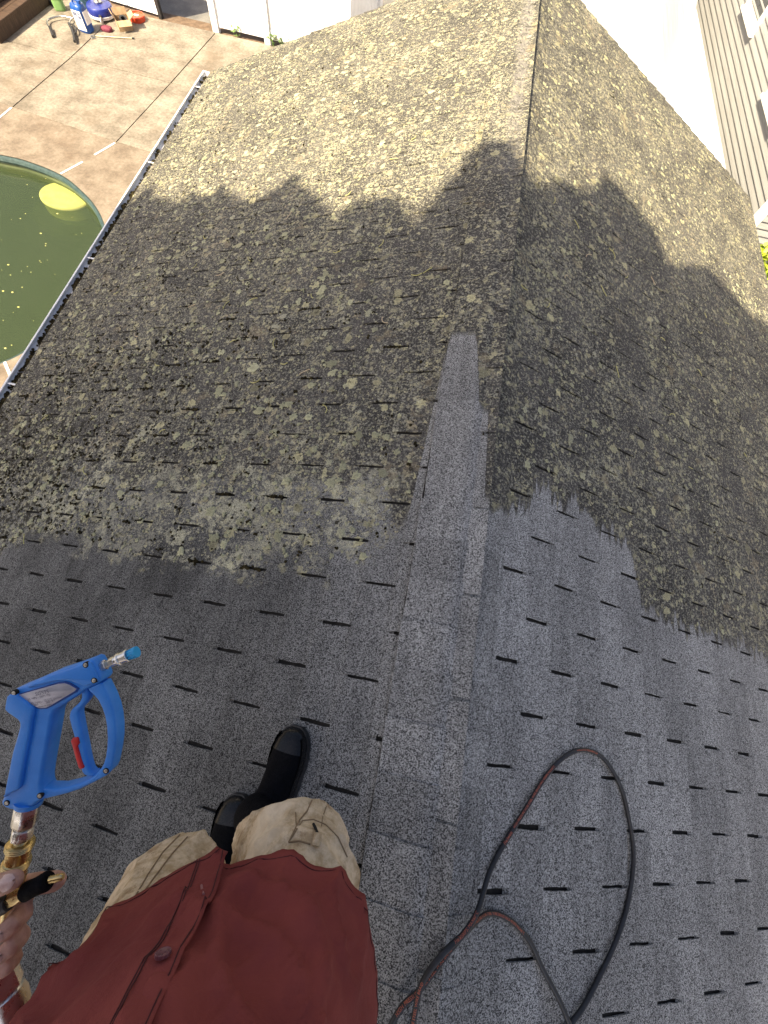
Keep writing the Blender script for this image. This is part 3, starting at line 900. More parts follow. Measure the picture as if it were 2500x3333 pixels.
for i in range(9):
    rows.append([Vector((4.42 + i * .06 + .05 * math.sin(j), 12.1 + j * .16 + .03 * math.sin(i * 2.1), .03 + .10 * abs(noise.noise((i * .6, j * .7, 2))) + .02 * j)) for j in range(9)])
o = o.grid(rows).build('plastic_sheet', MAT_WRAP, smooth=60); sd = o.modifiers.new('t', 'SOLIDIFY'); sd.thickness = .004
tag(o, 'crumpled white plastic sheet on the ground between boat and cream house', 'plastic sheet')

MAT_VINYL = M('white_vinyl_fence', (.74, .75, .77), (.82, .83, .85), 3, .35, bump=.0004)
MAT_WEED = M('weed_leaf', (.05, .10, .02), (.12, .20, .04), 12, .6)
def fence_run(a, b, label, post_a=True, post_b=True, gap=.07, h=1.8):
    a = Vector((*a, 0)); b = Vector((*b, 0)); d = (b - a); L = d.length; d.normalize()
    t = thing('vinyl_fence', label, 'fence', a, 'white vinyl fence sections')
    m = Matrix.Translation(a) @ Matrix.Rotation(math.atan2(d.y, d.x), 4, 'Z')
    if post_a: bevel(MB().box((-.062, -.062, -.05), (.062, .062, h + .06), m).build('post', MAT_VINYL, t, smooth=0), .006)
    if post_b: bevel(MB().box((L - .062, -.062, -.05), (L + .062, .062, h + .06), m).build('post', MAT_VINYL, t, smooth=0), .006)
    for z0, z1 in ((gap, gap + .14), (h - .16, h - .02)):
        bevel(MB().box((.064, -.022, z0), (L - .064, .022, z1), m).build('rail', MAT_VINYL, t, smooth=0), .004)
    n = max(1, round((L - .13) / .148)); w = (L - .128) / n
    for k in range(n):
        x0 = .064 + k * w
        bevel(MB().box((x0 + .003, -.011, gap + .135), (x0 + w - .003, .011, h - .155), m).build('board', MAT_VINYL, t, smooth=0), .003, 1)
    return t
FY = 11.68
fence_run((-5.60, FY), (-4.50, FY), 'white vinyl fence section right of the open gateway')
fence_run((-4.50, FY), (-2.80, FY), 'white vinyl fence section running behind the roof edge', post_a=False)
fence_run((-2.80, FY + .08), (-2.42, 13.0), 'shaded white fence section turning away behind the roof edge', post_a=False)
gt = thing('fence_gate', 'white vinyl gate leaf with black hinge post left of gateway', 'gate', (-7.7, 11.75, 0))
mg = Matrix.Translation((-7.95, 11.84, 0)) @ Matrix.Rotation(math.atan2(-.13, 1.15), 4, 'Z')
for k in range(8): bevel(MB().box((.02 + k * .137, -.011, .08), (.152 + k * .137, .011, 1.7), mg).build('board', MAT_VINYL, gt, smooth=0), .003, 1)
MB().box((.0, -.022, .03), (1.13, .022, .10), mg).build('rail', MAT_VINYL, gt, smooth=0)
MAT_BLACKM = M('black_painted_metal', (.015, .015, .016), (.035, .035, .037), 25, .45)
MB().box((1.135, -.04, -.03), (1.20, .04, 1.85), mg).build('hinge_post', MAT_BLACKM, gt, smooth=0)
MB().box((-1.3, -.011, .05), (-.02, .011, 1.7), mg).build('side_panel', MAT_VINYL, gt, smooth=0)
def sprig(mb, c, n, h, w, rr, L=.05):
    for k in range(n):
        a = rr.uniform(0, 6.3); p = Vector(c) + Vector((rr.gauss(0, w), rr.gauss(0, w * .5), rr.uniform(.01, h)))
        d = Vector((math.cos(a), math.sin(a), rr.uniform(-.1, .8))).normalized(); s_ = d.cross(Vector((0, 0, 1))).normalized() * L * .28
        mb.add([p, p + d*L*.5 + s_, p + d*L, p + d*L*.5 - s_], [(0, 1, 2, 3)])
rw = random.Random(4)
for c, n, lab in (((-5.15, 11.60), 16, 'small green weed under the fence right of the gateway post'), ((-4.40, 11.60), 34, 'leafy weed beside the second fence post'), ((-4.2, 11.60), 20, 'weed under the fence next to the roof edge')):
    mb = MB(); sprig(mb, (*c, 0), n, .16, .05, rw, .07)
    tag(mb.build('weed', MAT_WEED, smooth=0), lab, 'weed', 'weeds along the fence')
# brown deck in the corner
MAT_DECK = M('dark_brown_deck_board', (.040, .022, .013), (.085, .050, .030), 6, .7, bump=.002, stretch=(1, 6, 1))
dk = thing('wooden_deck', 'dark brown wooden deck with a lower step in the corner', 'deck', (-11, 11.5, 0))
md = Matrix.Translation((-9.02, 9.55, 0)) @ Matrix.Rotation(RAD(-5.5), 4, 'Z')
for k in range(12): bevel(MB().box((-3.2, .0 + k * .30, .44), (-.36, .292 + k * .30, .48), md).build('board', MAT_DECK, dk, smooth=0), .004, 1)
MB().box((-3.18, .02, -.05), (-.40, 3.55, .438), md).build('skirt', MAT_DECK, dk, smooth=0)
for k in range(2): bevel(MB().box((-.34 + k * .17, .0, .19), (-.178 + k * .17, 3.6, .23), md).build('step_tread', MAT_DECK, dk, smooth=0), .004, 1)
MB().box((-.398, .02, -.05), (-.02, 3.58, .188), md).build('step_riser', MAT_DECK, dk, smooth=0)
# shrub at the right edge
def leaf_shrub(name, label, base, h, w, n, mat, rr):
    t = thing(name, label, 'shrub', base)
    st = MB(); lf = MB()
    for k in range(9):
        tip = Vector(base) + Vector((rr.gauss(0, w * .5), rr.gauss(0, w * .5), h * rr.uniform(.6, 1)))
        st.tube([Vector(base), Vector(base).lerp(tip, .5) + Vector((0, 0, .1)), tip], [.016, .011, .005], 6)
    for k in range(n):
        a = rr.uniform(0, 6.3); q = rr.random() ** .5; z_ = rr.uniform(.25, 1)
        p = Vector(base) + Vector((math.cos(a) * w * q * math.sin(z_ * 2.4 + .5), math.sin(a) * w * q * math.sin(z_ * 2.4 + .5), h * z_))
        d = Vector((rr.gauss(0, 1), rr.gauss(0, 1), rr.gauss(.2, .5))).normalized(); s_ = d.cross(Vector((rr.gauss(0, 1), rr.gauss(0, 1), 1))).normalized()
        L = rr.uniform(.05, .085)
        lf.add([p, p + d*L*.3 + s_*L*.38, p + d*L*.75 + s_*L*.3, p + d*L, p + d*L*.75 - s_*L*.3, p + d*L*.3 - s_*L*.38], [(0, 1, 2, 3, 4, 5)])
    st.build('stem', MAT_BARK, t); lf.build('foliage', mat, t, smooth=0)
leaf_shrub('shrub', 'bright yellow-green leafy shrub beside the roof eave', (3.95, 5.75, 0), 1.65, .68, 1900, M('lime_leaf', (.16, .24, .012), (.30, .36, .03), 5, .5), random.Random(21))

# ------------------------------------------------------------------ cleaning gear on the patio
MAT_BLUE = M('blue_plastic', (.008, .055, .25), (.015, .085, .33), 8, .35)
MAT_BLUE2 = M('dark_blue_plastic', (.010, .018, .16), (.02, .035, .24), 8, .35)
MAT_PAPER = M('white_paper_label', (.62, .62, .64), (.76, .76, .78), 30, .6)
MAT_INK = M('grey_print', (.10, .12, .20), (.16, .18, .26), 30, .6)
def slab_ring(mb, cx_, cy_, sx_, sy_, levels, n=20, pw=4.0):
    rows = []
    for z_, k in levels:
        r = []
        for j in range(n):
            a = 2 * math.pi * j / n; c_, s_ = math.cos(a), math.sin(a)
            q = (abs(c_) ** pw + abs(s_) ** pw) ** (-1 / pw)
            r.append(Vector((cx_ + sx_ * k * q * c_, cy_ + sy_ * k * q * s_, z_)))
        rows.append(r)
    mb.grid(rows, True); o0 = len(mb.v) - n
    mb.f.append(tuple(range(o0, o0 + n)))
def jerrycan(label, base, rot, w, d, h, mat, printed=True):
    t = thing('jerrycan', label, 'jerrycan', base)
    m = Matrix.Translation(base) @ Matrix.Rotation(rot, 4, 'Z')
    mb = MB(); slab_ring(mb, 0, 0, w/2, d/2, [(0.0, .90), (.012, .98), (.03, 1), (h*.42, 1.0), (h*.44, .985), (h*.46, 1), (h*.80, 1), (h*.88, .93), (h*.93, .8)])
    mb.v = [m @ v for v in mb.v]; mb.build('body', mat, t, smooth=50)
    hd = MB().tube([m @ Vector(p) for p in catmull([(-w*.28, 0, h*.90), (-w*.26, 0, h*1.0), (-w*.05, 0, h*1.03), (w*.12, 0, h*1.0), (w*.14, 0, h*.9)], 4)], .014, 8)
    hd.build('handle', mat, t)
    MB().lathe(m @ Vector((w*.30, 0, h*.92)), (0, 0, 1), [(0, .024), (.02, .024), (.021, .03), (.05, .03), (.053, .026)], 14).build('cap', mat, t)
    if printed:
        lb = MB().box((-w*.36, -d/2 - .003, h*.10), (w*.36, -d/2 + .004, h*.76), m).build('paper_label', MAT_PAPER, t, smooth=0)
        for (a, b, c, e) in ((.08, .26, .64, .70), (-.30, .02, .58, .70), (.05, .30, .50, .60), (-.30, .30, .40, .43), (-.30, .22, .34, .37), (-.3, .28, .28, .31), (-.30, .1, .2, .23)):
            MB().box((w*a, -d/2 - .0045, h*c), (w*b, -d/2 - .0028, h*e), m).build('print_block', MAT_INK, lb, smooth=0)
        MB().box((w/2 - .004, -d*.34, h*.30), (w/2 + .003, d*.34, h*.74), m).build('side_label', MAT_PAPER, t, smooth=0)
jerrycan('blue jerrycan with printed white label standing on the patio', (-7.86, 10.62, .004), RAD(-8), .25, .21, .40, MAT_BLUE)
MAT_GREENJ = NT('translucent_green_plastic'); MAT_GREENJ.b.inputs['Transmission Weight'].default_value = .25
MAT_GREENJ = MAT_GREENJ.done(MAT_GREENJ.mix(MAT_GREENJ.noise(MAT_GREENJ.pos(), 9), (.16, .34, .10), (.28, .46, .18)), .35)
jerrycan('pale green translucent jerrycan lying behind the blue one', (-8.62, 11.12, .004), RAD(20), .20, .15, .32, MAT_GREENJ, False)
MAT_TEAL = M('teal_plastic', (.05, .17, .21), (.10, .25, .28), 9, .35)
t = thing('bucket', 'teal plastic bucket behind the blue jerrycan', 'bucket', (-8.2, 11.3, 0))
MB().lathe((-8.2, 11.35, .004), (0, 0, 1), [(0, .11), (.24, .14), (.25, .148), (.265, .148), (.262, .135), (.02, .105)], 28, True, True).build('body', MAT_TEAL, t)
MB().tube([Vector((-8.2 + .15 * math.cos(a), 11.35, .26 + .12 * math.sin(a))) for a in [math.pi * k / 12 for k in range(13)]], .003, 6).build('bail', MAT_BLACKM, t)
MAT_CHROME = M('polished_steel', (.66, .65, .63), (.76, .75, .73), 30, .30, 1.0, bump=.0002, bscale=300)
MAT_STEEL = M('dull_steel', (.42, .41, .38), (.56, .55, .51), 40, .32, 1.0, bump=.0002, bscale=300)
MAT_RUBBER = M('black_rubber', (.012, .012, .013), (.028, .028, .030), 30, .55)
# surface cleaner
t = thing('surface_cleaner', 'round dark blue surface cleaner with steel handle and casters', 'surface cleaner', (-7.84, 11.2, 0))
sc0 = Vector((-7.80, 11.22, 0))
MB().lathe(sc0 + Vector((0, 0, .05)), (0, 0, 1), [(0, .235), (.02, .245), (.11, .24), (.13, .225), (.145, .12), (.15, .0)], 40, True, False).build('housing', MAT_BLUE2, t, smooth=35)
MB().lathe(sc0 + Vector((0, 0, .035)), (0, 0, 1), [(0, .243), (.03, .25), (.04, .25), (.045, .24)], 40).build('skirt', MAT_PAPER, t)
MB().lathe(sc0 + Vector((0, 0, .19)), (0, 0, 1), [(0, .07), (.03, .075), (.05, .045), (.10, .045), (.11, .03)], 20).build('swivel', MAT_STEEL, t)
MB().tube(catmull([sc0 + Vector(q) for q in ((0, .0, .28), (-.02, .1, .5), (-.05, .35, .85), (-.07, .6, 1.05))], 5), .016, 10).build('handle', MAT_BLACKM, t)
for a in (-1.2, .6, 2.5):
    c = sc0 + Vector((math.cos(a) * .25, math.sin(a) * .25, 0))
    w = MB().lathe(c + Vector((-.012, 0, .045)), (1, 0, 0), [(0, .04), (.004, .044), (.022, .044), (.026, .04)], 18).build('caster', MAT_PAPER, t)
    MB().box((c.x - .02, c.y - .012, .045), (c.x + .024, c.y + .012, .12)).build('caster_fork', MAT_STEEL, w, smooth=0)
# red lid, cardboard box with a roll, pouch, brass rod
MAT_RED = M('orange_red_plastic', (.52, .045, .012), (.66, .075, .025), 9, .4)
t = thing('pail_cover', 'round orange-red bucket lid with paper tag near the gate', 'lid', (-7.16, 11.40, 0))
MB().lathe((-7.16, 11.40, .004), (0, 0, 1), [(0, .15), (.03, .155), (.075, .155), (.08, .148), (.080, .128), (.066, .125), (.066, .0)], 40, True, False).build('disc', MAT_RED, t, smooth=35)
MB().box((-7.21, 11.38, .068), (-7.12, 11.43, .072)).build('paper_tag', MAT_PAPER, t, smooth=0)
MAT_CARD = M('corrugated_cardboard', (.33, .22, .125), (.44, .31, .19), 12, .85)
t = thing('cardboard_box', 'open cardboard box with raised flaps holding a black roll', 'box', (-7.24, 10.98, 0))
mc = Matrix.Translation((-7.25, 11.0, .004)) @ Matrix.Rotation(RAD(38), 4, 'Z')
for nm, lo, hi in (('bottom', (-.13, -.11, 0), (.13, .11, .005)), ('side', (-.13, -.11, .005), (.13, -.105, .15)), ('side', (-.13, .105, .005), (.13, .11, .15)), ('side', (-.13, -.105, .005), (-.125, .105, .15)), ('side', (.125, -.105, .005), (.13, .105, .15))):
    MB().box(lo, hi, mc).build(nm, MAT_CARD, t, smooth=0)
for pos, ax, ang, sz in (((-.13, 0, .15), 'Y', -25, (.005, .105, .11)), ((.13, 0, .15), 'Y', 60, (.005, .105, .11)), ((0, -.11, .15), 'X', 125, (.125, .005, .10)), ((0, .11, .15), 'X', -20, (.125, .005, .10))):
    mf = mc @ Matrix.Translation(pos) @ Matrix.Rotation(RAD(ang), 4, ax)
    MB().box((-sz[0], -sz[1], 0), (sz[0], sz[1], sz[2]), mf).build('flap', MAT_CARD, t, smooth=0)
o = MB().lathe((-7.25, 11.0, .012), (.3, -.2, .95), [(0, .075), (.16, .075), (.16, .045), (.02, .045)], 24, True, False).build('roll', MAT_RUBBER)
tag(o, 'black roll with a pale core standing in the cardboard box', 'roll')
MAT_MAROON = M('maroon_cloth', (.10, .012, .03), (.22, .04, .07), 25, .8, bump=.003)
mb = MB(); slab_ring(mb, -7.53, 10.78, .11, .075, [(.004, .9), (.02, 1), (.05, .98), (.062, .85), (.066, .5)], 18, 3)
for v in mb.v: v.z += noise.noise((v.x * 22, v.y * 22, 0)) * .012 if v.z > .02 else 0
tag(mb.build('pouch', MAT_MAROON, smooth=60), 'small maroon pouch lying between jerrycan and cardboard box', 'pouch')
MAT_BRASS = M('brass', (.58, .43, .19), (.70, .55, .28), 40, .30, 1.0, bump=.0002, bscale=300)
t = thing('spray_lance', 'thin brass lance lying flat on the concrete', 'lance', (-7.3, 10.57, 0))
MB().tube([(-7.62, 10.48, .02), (-6.97, 10.70, .016)], .009, 10).build('tube', M('pale_brass_tube', (.62, .52, .33), (.75, .65, .45), 20, .35, .6), t)
MB().lathe((-6.99, 10.693, .016), (.65, .22, 0), [(0, .013), (.04, .013), (.05, .006)], 12).build('nozzle', MAT_BLACKM, t)
MB().tube(catmull([(-7.62, 10.48, .02), (-7.70, 10.44, .02), (-7.66, 10.38, .02), (-7.6, 10.42, .02)], 5), .010, 8).build('coupling', MAT_STEEL, t)
t = thing('trigger_gun', 'black pressure-washer gun with bent steel lance lying on the patio', 'spray gun', (-8.1, 10.4, 0))
def loop2(pts, r, nm, mat): MB().tube(catmull(pts, 5), r, 10).build(nm, mat, t)
loop2([(-8.20, 10.62, .05), (-8.08, 10.47, .05), (-7.95, 10.28, .05), (-7.84, 10.08, .05)], .023, 'grip', MAT_RUBBER)
loop2([(-8.20, 10.60, .05), (-8.12, 10.62, .05), (-8.00, 10.50, .05), (-7.95, 10.38, .05), (-7.96, 10.30, .05)], .013, 'trigger_guard', MAT_RUBBER)
loop2([(-8.20, 10.62, .05), (-8.22, 10.80, .05), (-8.12, 10.90, .06), (-7.98, 10.80, .04)], .012, 'inlet_pipe', MAT_STEEL)
loop2([(-8.2, 10.80, .06), (-8.42, 10.78, .06), (-8.58, 10.62, .05), (-8.56, 10.47, .05), (-8.42, 10.30, .04)], .014, 'lance', MAT_STEEL)
loop2([(-8.46, 10.36, .045), (-8.37, 10.24, .04), (-8.29, 10.12, .03)], .024, 'lance_sleeve', MAT_RUBBER)
o = MB().tube(catmull([(-9.0, 11.30, .03), (-8.85, 11.22, .035), (-8.68, 11.14, .03)], 5), [.02, .03, .03, .032, .032, .034, .034, .034, .034, .03, .02], 10).build('rubber_handle', MAT_RUBBER)
tag(o, 'black rubber hose end lying by the deck corner', 'hose end')

# ------------------------------------------------------------------ pressure hose on the near roof
def on_roof(s, y, h): return roof_pt(1 if s > 0 else -1, abs(s), y, h)
HR = .0068
HA = [(-.28, -1.75), (-.22, -1.3), (-.12, -.95), (-.04, -.73), (.02, -.665), (.08, -.60), (.16, -.53), (.21, -.45), (.27, -.37), (.34, -.29), (.41, -.21), (.49, -.15), (.58, -.12), (.68, -.135), (.77, -.21),
      (.815, -.31), (.835, -.42), (.80, -.54), (.74, -.63), (.66, -.71), (.59, -.77), (.52, -.81), (.40, -.88), (.25, -1.02), (.20, -1.20), (.30, -1.36), (.48, -1.38), (.62, -1.25),
      (.62, -1.05), (.575, -.90), (.525, -.81), (.48, -.74), (.42, -.67), (.37, -.61), (.29, -.56), (.21, -.545), (.125, -.565), (.06, -.60), (.02, -.655), (.01, -.72), (.0, -.85), (-.03, -1.05), (-.1, -1.5), (-.2, -1.9)]
HB_LIFT = {29: .012, 30: .022, 31: .016, 32: .004, 37: .016, 38: .02, 39: .02, 40: .012}
pts = []
for i, (s, y) in enumerate(HA):
    p = on_roof(s, y, HR + .012 + HB_LIFT.get(i, 0))
    if abs(s) < .2: p = Vector((s * CT, y, RIDGE + .029 + HR - max(0, abs(s) - .06) * ST + HB_LIFT.get(i, 0) * .3))
    pts.append(p)
hose_path = catmull(pts, 8)
MAT_HOSE = M('black_hose_rubber', (.016, .017, .020), (.028, .029, .034), 40, .48, bump=.0002, bscale=400)
MAT_ORANGE = M('orange_hose_print', (.55, .14, .075), (.68, .20, .11), 60, .6)
hose = thing('pressure_hose', 'black pressure hose with orange lettering looped on the washed shingles', 'hose', pts[10])
MB().tube(hose_path, HR, 14).build('tube', MAT_HOSE, hose, smooth=60)
cum = [0.0]
for a, b in zip(hose_path, hose_path[1:]): cum.append(cum[-1] + (b - a).length)
def along(d):
    for i in range(len(cum) - 1):
        if cum[i + 1] >= d:
            f = (d - cum[i]) / max(1e-9, cum[i + 1] - cum[i])
            return hose_path[i].lerp(hose_path[i + 1], f), (hose_path[i + 1] - hose_path[i]).normalized()
    return hose_path[-1], (hose_path[-1] - hose_path[-2]).normalized()
def nearest(s, y, i0, i1):
    q = on_roof(s, y, .02); n = len(hose_path)
    return cum[min(range(int(n * i0), int(n * i1)), key=lambda i: (hose_path[i] - q).length)]
def hose_text(body, d0, size, sgn=1):
    me = text_mesh(body, size)
    for v in me.vertices:
        p, tdir = along(d0 + sgn * v.co.x)
        tdir = tdir * sgn
        view = (CAMP - p).normalized()
        nn = (view - tdir * view.dot(tdir)).normalized(); sd_ = nn.cross(tdir)
        ang = (v.co.y - size * .34) / HR
        v.co = p + (nn * math.cos(ang) + sd_ * math.sin(ang)) * (HR + .0005)
    me.materials.append(MAT_ORANGE)
    return link('lettering', me, hose)
LONG = 'HIGH PRESSURE HOSE STEEL WIRE BRAID MAX 4200PSI MAX60°C'
TS = .0080
hose_text('Heliwoo', nearest(.252, -.395, .1, .3), .0112)
hose_text(LONG, nearest(.285, -.350, .1, .3), TS)
hose_text('Heliwoo', nearest(-.06, -.765, 0, .15) - .09, .0112)
hose_text(LONG, nearest(-.03, -.71, 0, .15), .0094)
hose_text('Heliwoo HIGH PRESSURE HOSE', nearest(.55, -.135, .15, .35), .0075)
hose_text('Heliwoo', nearest(.075, -.59, .75, .95), .0112, -1)
hose_text(LONG, nearest(.125, -.565, .75, .95), TS, -1)
hose_text('HIGH PRESSURE HOSE STEEL WIRE BRAID', nearest(.005, -.80, .85, 1.0), TS, -1)

# ------------------------------------------------------------------ the worker
MAT_SKIN = NT('skin')
p_ = MAT_SKIN.pos()
MAT_SKIN.b.inputs['Subsurface Weight'].default_value = .12
MAT_SKIN.b.inputs['Subsurface Radius'].default_value = (.012, .005, .003)
MAT_SKIN.bump(MAT_SKIN.noise(p_, 420, 3, .6), .0012, .5)
MAT_SKIN = MAT_SKIN.done(MAT_SKIN.mix(MAT_SKIN.ramp(MAT_SKIN.noise(p_, 55, 4), .3, .7), (.40, .205, .150), (.56, .325, .255)), .5)
MAT_NAIL = M('fingernail', (.58, .38, .33), (.68, .48, .42), 90, .3)
GD = .52                                    # distance of the held gun in front of the lens
def G(x, y, w=0.0):
    """World point that shows at photo pixel (x, y) when it lies w in front of the gun's plane."""
    e = GD - w
    return CAMP + CAMR @ Vector(((x - 1250) * e / FPX, (1666.5 - y) * e / FPX, -e))
BO = Vector((-.388, -.508)); PSI = RAD(15)
def B(x, y, z):
    return Vector((BO.x + x * math.cos(PSI) - y * math.sin(PSI), BO.y + x * math.sin(PSI) + y * math.cos(PSI), RIDGE + z))
def voxel(o, size, smooth_it=6, sm=.5):
    r = o.modifiers.new('r', 'REMESH'); r.mode = 'VOXEL'; r.voxel_size = size; r.use_smooth_shade = True
    s_ = o.modifiers.new('s', 'SMOOTH'); s_.iterations = smooth_it; s_.factor = sm
    dg = bpy.context.evaluated_depsgraph_get(); dg.update()
    me = bpy.data.meshes.new_from_object(o.evaluated_get(dg)); mats = list(o.data.materials)
    o.modifiers.clear(); o.data = me
    me.materials.clear(); [me.materials.append(q) for q in mats]
    me.polygons.foreach_set('use_smooth', [True] * len(me.polygons))
    return o
WR = G(-250, 3050, -.03)
ELB = Vector((-.80, -.55, RIDGE + .83)); SHL = B(-.19, 0, 1.13); SHR = B(.19, 0, 1.13)
ELR = Vector((-.02, -.42, RIDGE + .98)); WRR = Vector((-.17, -.17, RIDGE + 1.30))
KR = Vector((-.325, -.360, RIDGE + .30)); KL = Vector((-.535, -.47, RIDGE + .27))
AR = Vector((-.405, -.42, RIDGE + .03)); AL = Vector((-.50, -.63, RIDGE - .05))
body = MB()
body.ball_tube([B(0, -.02, .62), B(0, 0, .75), B(0, 0, .95), B(0, -.01, 1.08), B(0, -.01, 1.16)], [.115, .125, .125, .12, .07], 16)
body.ball_tube([B(-.13, -.01, 1.13), B(.13, -.01, 1.13)], [.07, .07], 12)
body.ball_tube([B(0, -.01, 1.15), B(0, .02, 1.27), B(0, .04, 1.31)], [.058, .055, .05], 12)
HC = B(0, .05, 1.40)
body.ball_tube([HC + Vector((0, 0, -.06)), HC, HC + Vector((0, -.01, .05))], [.065, .088, .08], 16)
fr = (B(0, 1, 0) - B(0, 0, 0)).normalized(); rt_ = (B(1, 0, 0) - B(0, 0, 0)).normalized()
body.ball_tube([HC + fr * .085 + Vector((0, 0, .012)), HC + fr * .104 + Vector((0, 0, -.022))], [.009, .014], 8)
body.ball_tube([HC + fr * .07 + Vector((0, 0, -.075)), HC + fr * .072 + Vector((0, 0, -.095))], [.03, .028], 8)
for sg in (-1, 1):
    body.ball_tube([HC + rt_ * sg * .085 + Vector((0, 0, .012)), HC + rt_ * sg * .088 + Vector((0, 0, -.035))], [.016, .011], 8)
body.ball_tube([SHL, ELB, WR], [.052, .042, .028], 12)
body.ball_tube([SHR, ELR, WRR], [.052, .042, .028], 12)
for h, k, a in ((B(.085, 0, .66), KR, AR), (B(-.085, 0, .66), KL, AL)):
    body.ball_tube([h, h.lerp(k, .5), k, k.lerp(a, .35), a], [.085, .075, .055, .052, .036], 12)
# left hand wrapped round the valve: palm under it, thumb over it, index along the lever
palm = [G(-250, 3050, -.03), G(-170, 3020, -.040), G(-90, 2990, -.043), G(-30, 2965, -.043)]
body.ball_tube(palm, [.028, .034, .038, .036], 14, .55, CAMR @ Vector((0, 0, 1)))
for c, r in ((G(-20, 2915, -.036), .015), (G(-15, 2965, -.04), .016), (G(-30, 3030, -.04), .016), (G(-60, 3090, -.038), .015)):
    body.ball_tube([G(-120, 3000, -.042), c], [.018, r], 10)
FINGERS = {
 'index': ([(-20, 2915, -.036), (55, 2890, -.030), (120, 2876, -.027), (184, 2868, -.025)], [.0150, .0140, .0130, .0120]),
 'middle': ([(-15, 2965, -.04), (45, 2962, -.030), (72, 2975, -.006), (38, 3010, .015), (2, 3040, .017)], [.0140, .0132, .0125, .0112, .0100]),
 'ring': ([(-30, 3030, -.04), (40, 3035, -.030), (64, 3052, -.006), (34, 3085, .013), (0, 3112, .015)], [.0140, .0130, .0122, .0108, .0096]),
 'little': ([(-60, 3090, -.038), (18, 3105, -.028), (42, 3122, -.008), (18, 3152, .008), (-12, 3172, .009)], [.0125, .0115, .0108, .0096, .0086]),
 'thumb': ([(-150, 2985, -.025), (-105, 2930, .008), (-40, 2895, .024), (42, 2866, .024)], [.019, .0165, .0140, .0118])}
for nm, (q, r) in FINGERS.items():
    P_ = [G(*a) for a in q]
    body.ball_tube(P_, r, 12)
# right hand raised behind the lens
hv = (WRR - ELR).normalized(); side_ = hv.cross(Vector((0, 0, 1))).normalized()
body.ball_tube([WRR, WRR + hv * .05], [.03, .036], 12, .6)
for k in range(4):
    b0 = WRR + hv * .075 + side_ * (.028 - .019 * k)
    body.ball_tube([b0, b0 + hv * .035, b0 + hv * .05 + Vector((-.012, 0, .02)), b0 + hv * .045 + Vector((-.03, 0, .03))], [.0095, .009, .0085, .0075], 8)
body.ball_tube([WRR + hv * .03 - side_ * .03, WRR + hv * .06 - side_ * .052, WRR + hv * .085 - side_ * .05], [.013, .011, .009], 8)
person = body.build('person', MAT_SKIN)
tag(person, 'worker in dark red shirt, stained khaki trousers and black boots holding a spray gun', 'person')
voxel(person, .0035, 4, .5)
WM[person.name] = Matrix()
def nail(tip, back, r, mat=MAT_NAIL):
    tip, back = G(*tip), G(*back); d = (tip - back).normalized(); view = (CAMP - tip).normalized()
    n = (view - d * view.dot(d)).normalized(); s_ = n.cross(d)
    rows = []
    for i in range(6):
        f = i / 5; row = []
        for j in range(7):
            g = -1 + 2 * j / 6
            w = r * .72 * (1 - .25 * abs(f - .45) * 2) * math.sqrt(max(.06, 1 - (f * 2 - 1) ** 4))
            row.append(tip - d * (r * .95) + d * (f * r * 1.75) + s_ * (g * w) + n * (r * (1.02 - .34 * g * g) - .14 * r * f))
        rows.append(row)
    MB().grid(rows).build('fingernail', mat, person, smooth=80)
nail((42, 2866, .024), (-40, 2895, .024), .0125)
nail((2, 3040, .017), (38, 3010, .015), .0105); nail((0, 3112, .015), (34, 3085, .013), .0100)
hair = MB(); hair.ball_tube([HC + Vector((0, -.01, .035)) - fr * .015, HC + Vector((0, -.01, .06)) - fr * .02], [.094, .088], 16)
hair.build('hair', M('dark_brown_hair', (.02, .013, .008), (.05, .033, .02), 80, .6), person)
for sg in (-1, 1):
    e_ = HC + fr * .083 + rt_ * sg * .032 + Vector((0, 0, .005)); em = MB(); lump(em, e_, .010, 1.0, rr=type('q', (), {'uniform': staticmethod(lambda a, b: 1.0)}))
    em.build('eye', M('eye_white', (.6, .6, .58)), person)
MB().ball_tube([HC + fr * .083 - rt_ * .02 + Vector((0, 0, -.058)), HC + fr * .083 + rt_ * .02 + Vector((0, 0, -.058))], [.005, .005], 8).build('mouth', M('lips', (.35, .14, .12)), person)
# --- trousers
def trouser_material():
    t = NT('stained_khaki_cotton'); p = t.pos()
    col = t.mix(t.ramp(t.noise(p, 30, 6, .72), .34, .66), (.44, .32, .185), (.74, .60, .42))
    st = t.ramp(t.noise(t.vmul(p, (1, 1, .7)), 16, 6, .75), .52, .66)
    col = t.mix(t.mul(st, .75), col, (.25, .15, .075))
    col = t.mix(t.mul(t.ramp(t.noise(p, 5.5, 3), .55, .7), .55), col, (.80, .68, .52))
    t.bump(t.add(t.noise(p, 60, 4, .65), t.mul(t.noise(p, 900, 1), .15)), .004, .7)
    return t.done(col, .9, 0, .2)
MAT_KHAKI = trouser_material()
tr = MB()
HPR, HPL = B(.088, .0, .64), B(-.088, .0, .64)
tr.ball_tube([B(0, -.01, .60), B(0, -.01, .72), B(0, -.01, .84)], [.15, .155, .15], 20)
tr.ball_tube([HPR, HPR.lerp(KR, .45) + Vector((.010, .012, 0)), KR + Vector((.0, .0, .02)), KR.lerp(AR, .5) + Vector((0, -.04, 0)), AR + Vector((0, -.02, .04))], [.108, .106, .100, .084, .080], 20)
tr.ball_tube([HPL, HPL.lerp(KL, .5) + Vector((-.02, .02, 0)), KL + Vector((0, .01, .02)), KL.lerp(AL, .5) + Vector((0, -.03, 0)), AL + Vector((0, -.02, .05))], [.108, .100, .088, .078, .078], 20)
trousers = tr.build('trousers', MAT_KHAKI, person)
voxel(trousers, .006, 8, .5)
me = trousers.data
nrm = [v.normal.copy() for v in me.vertices]
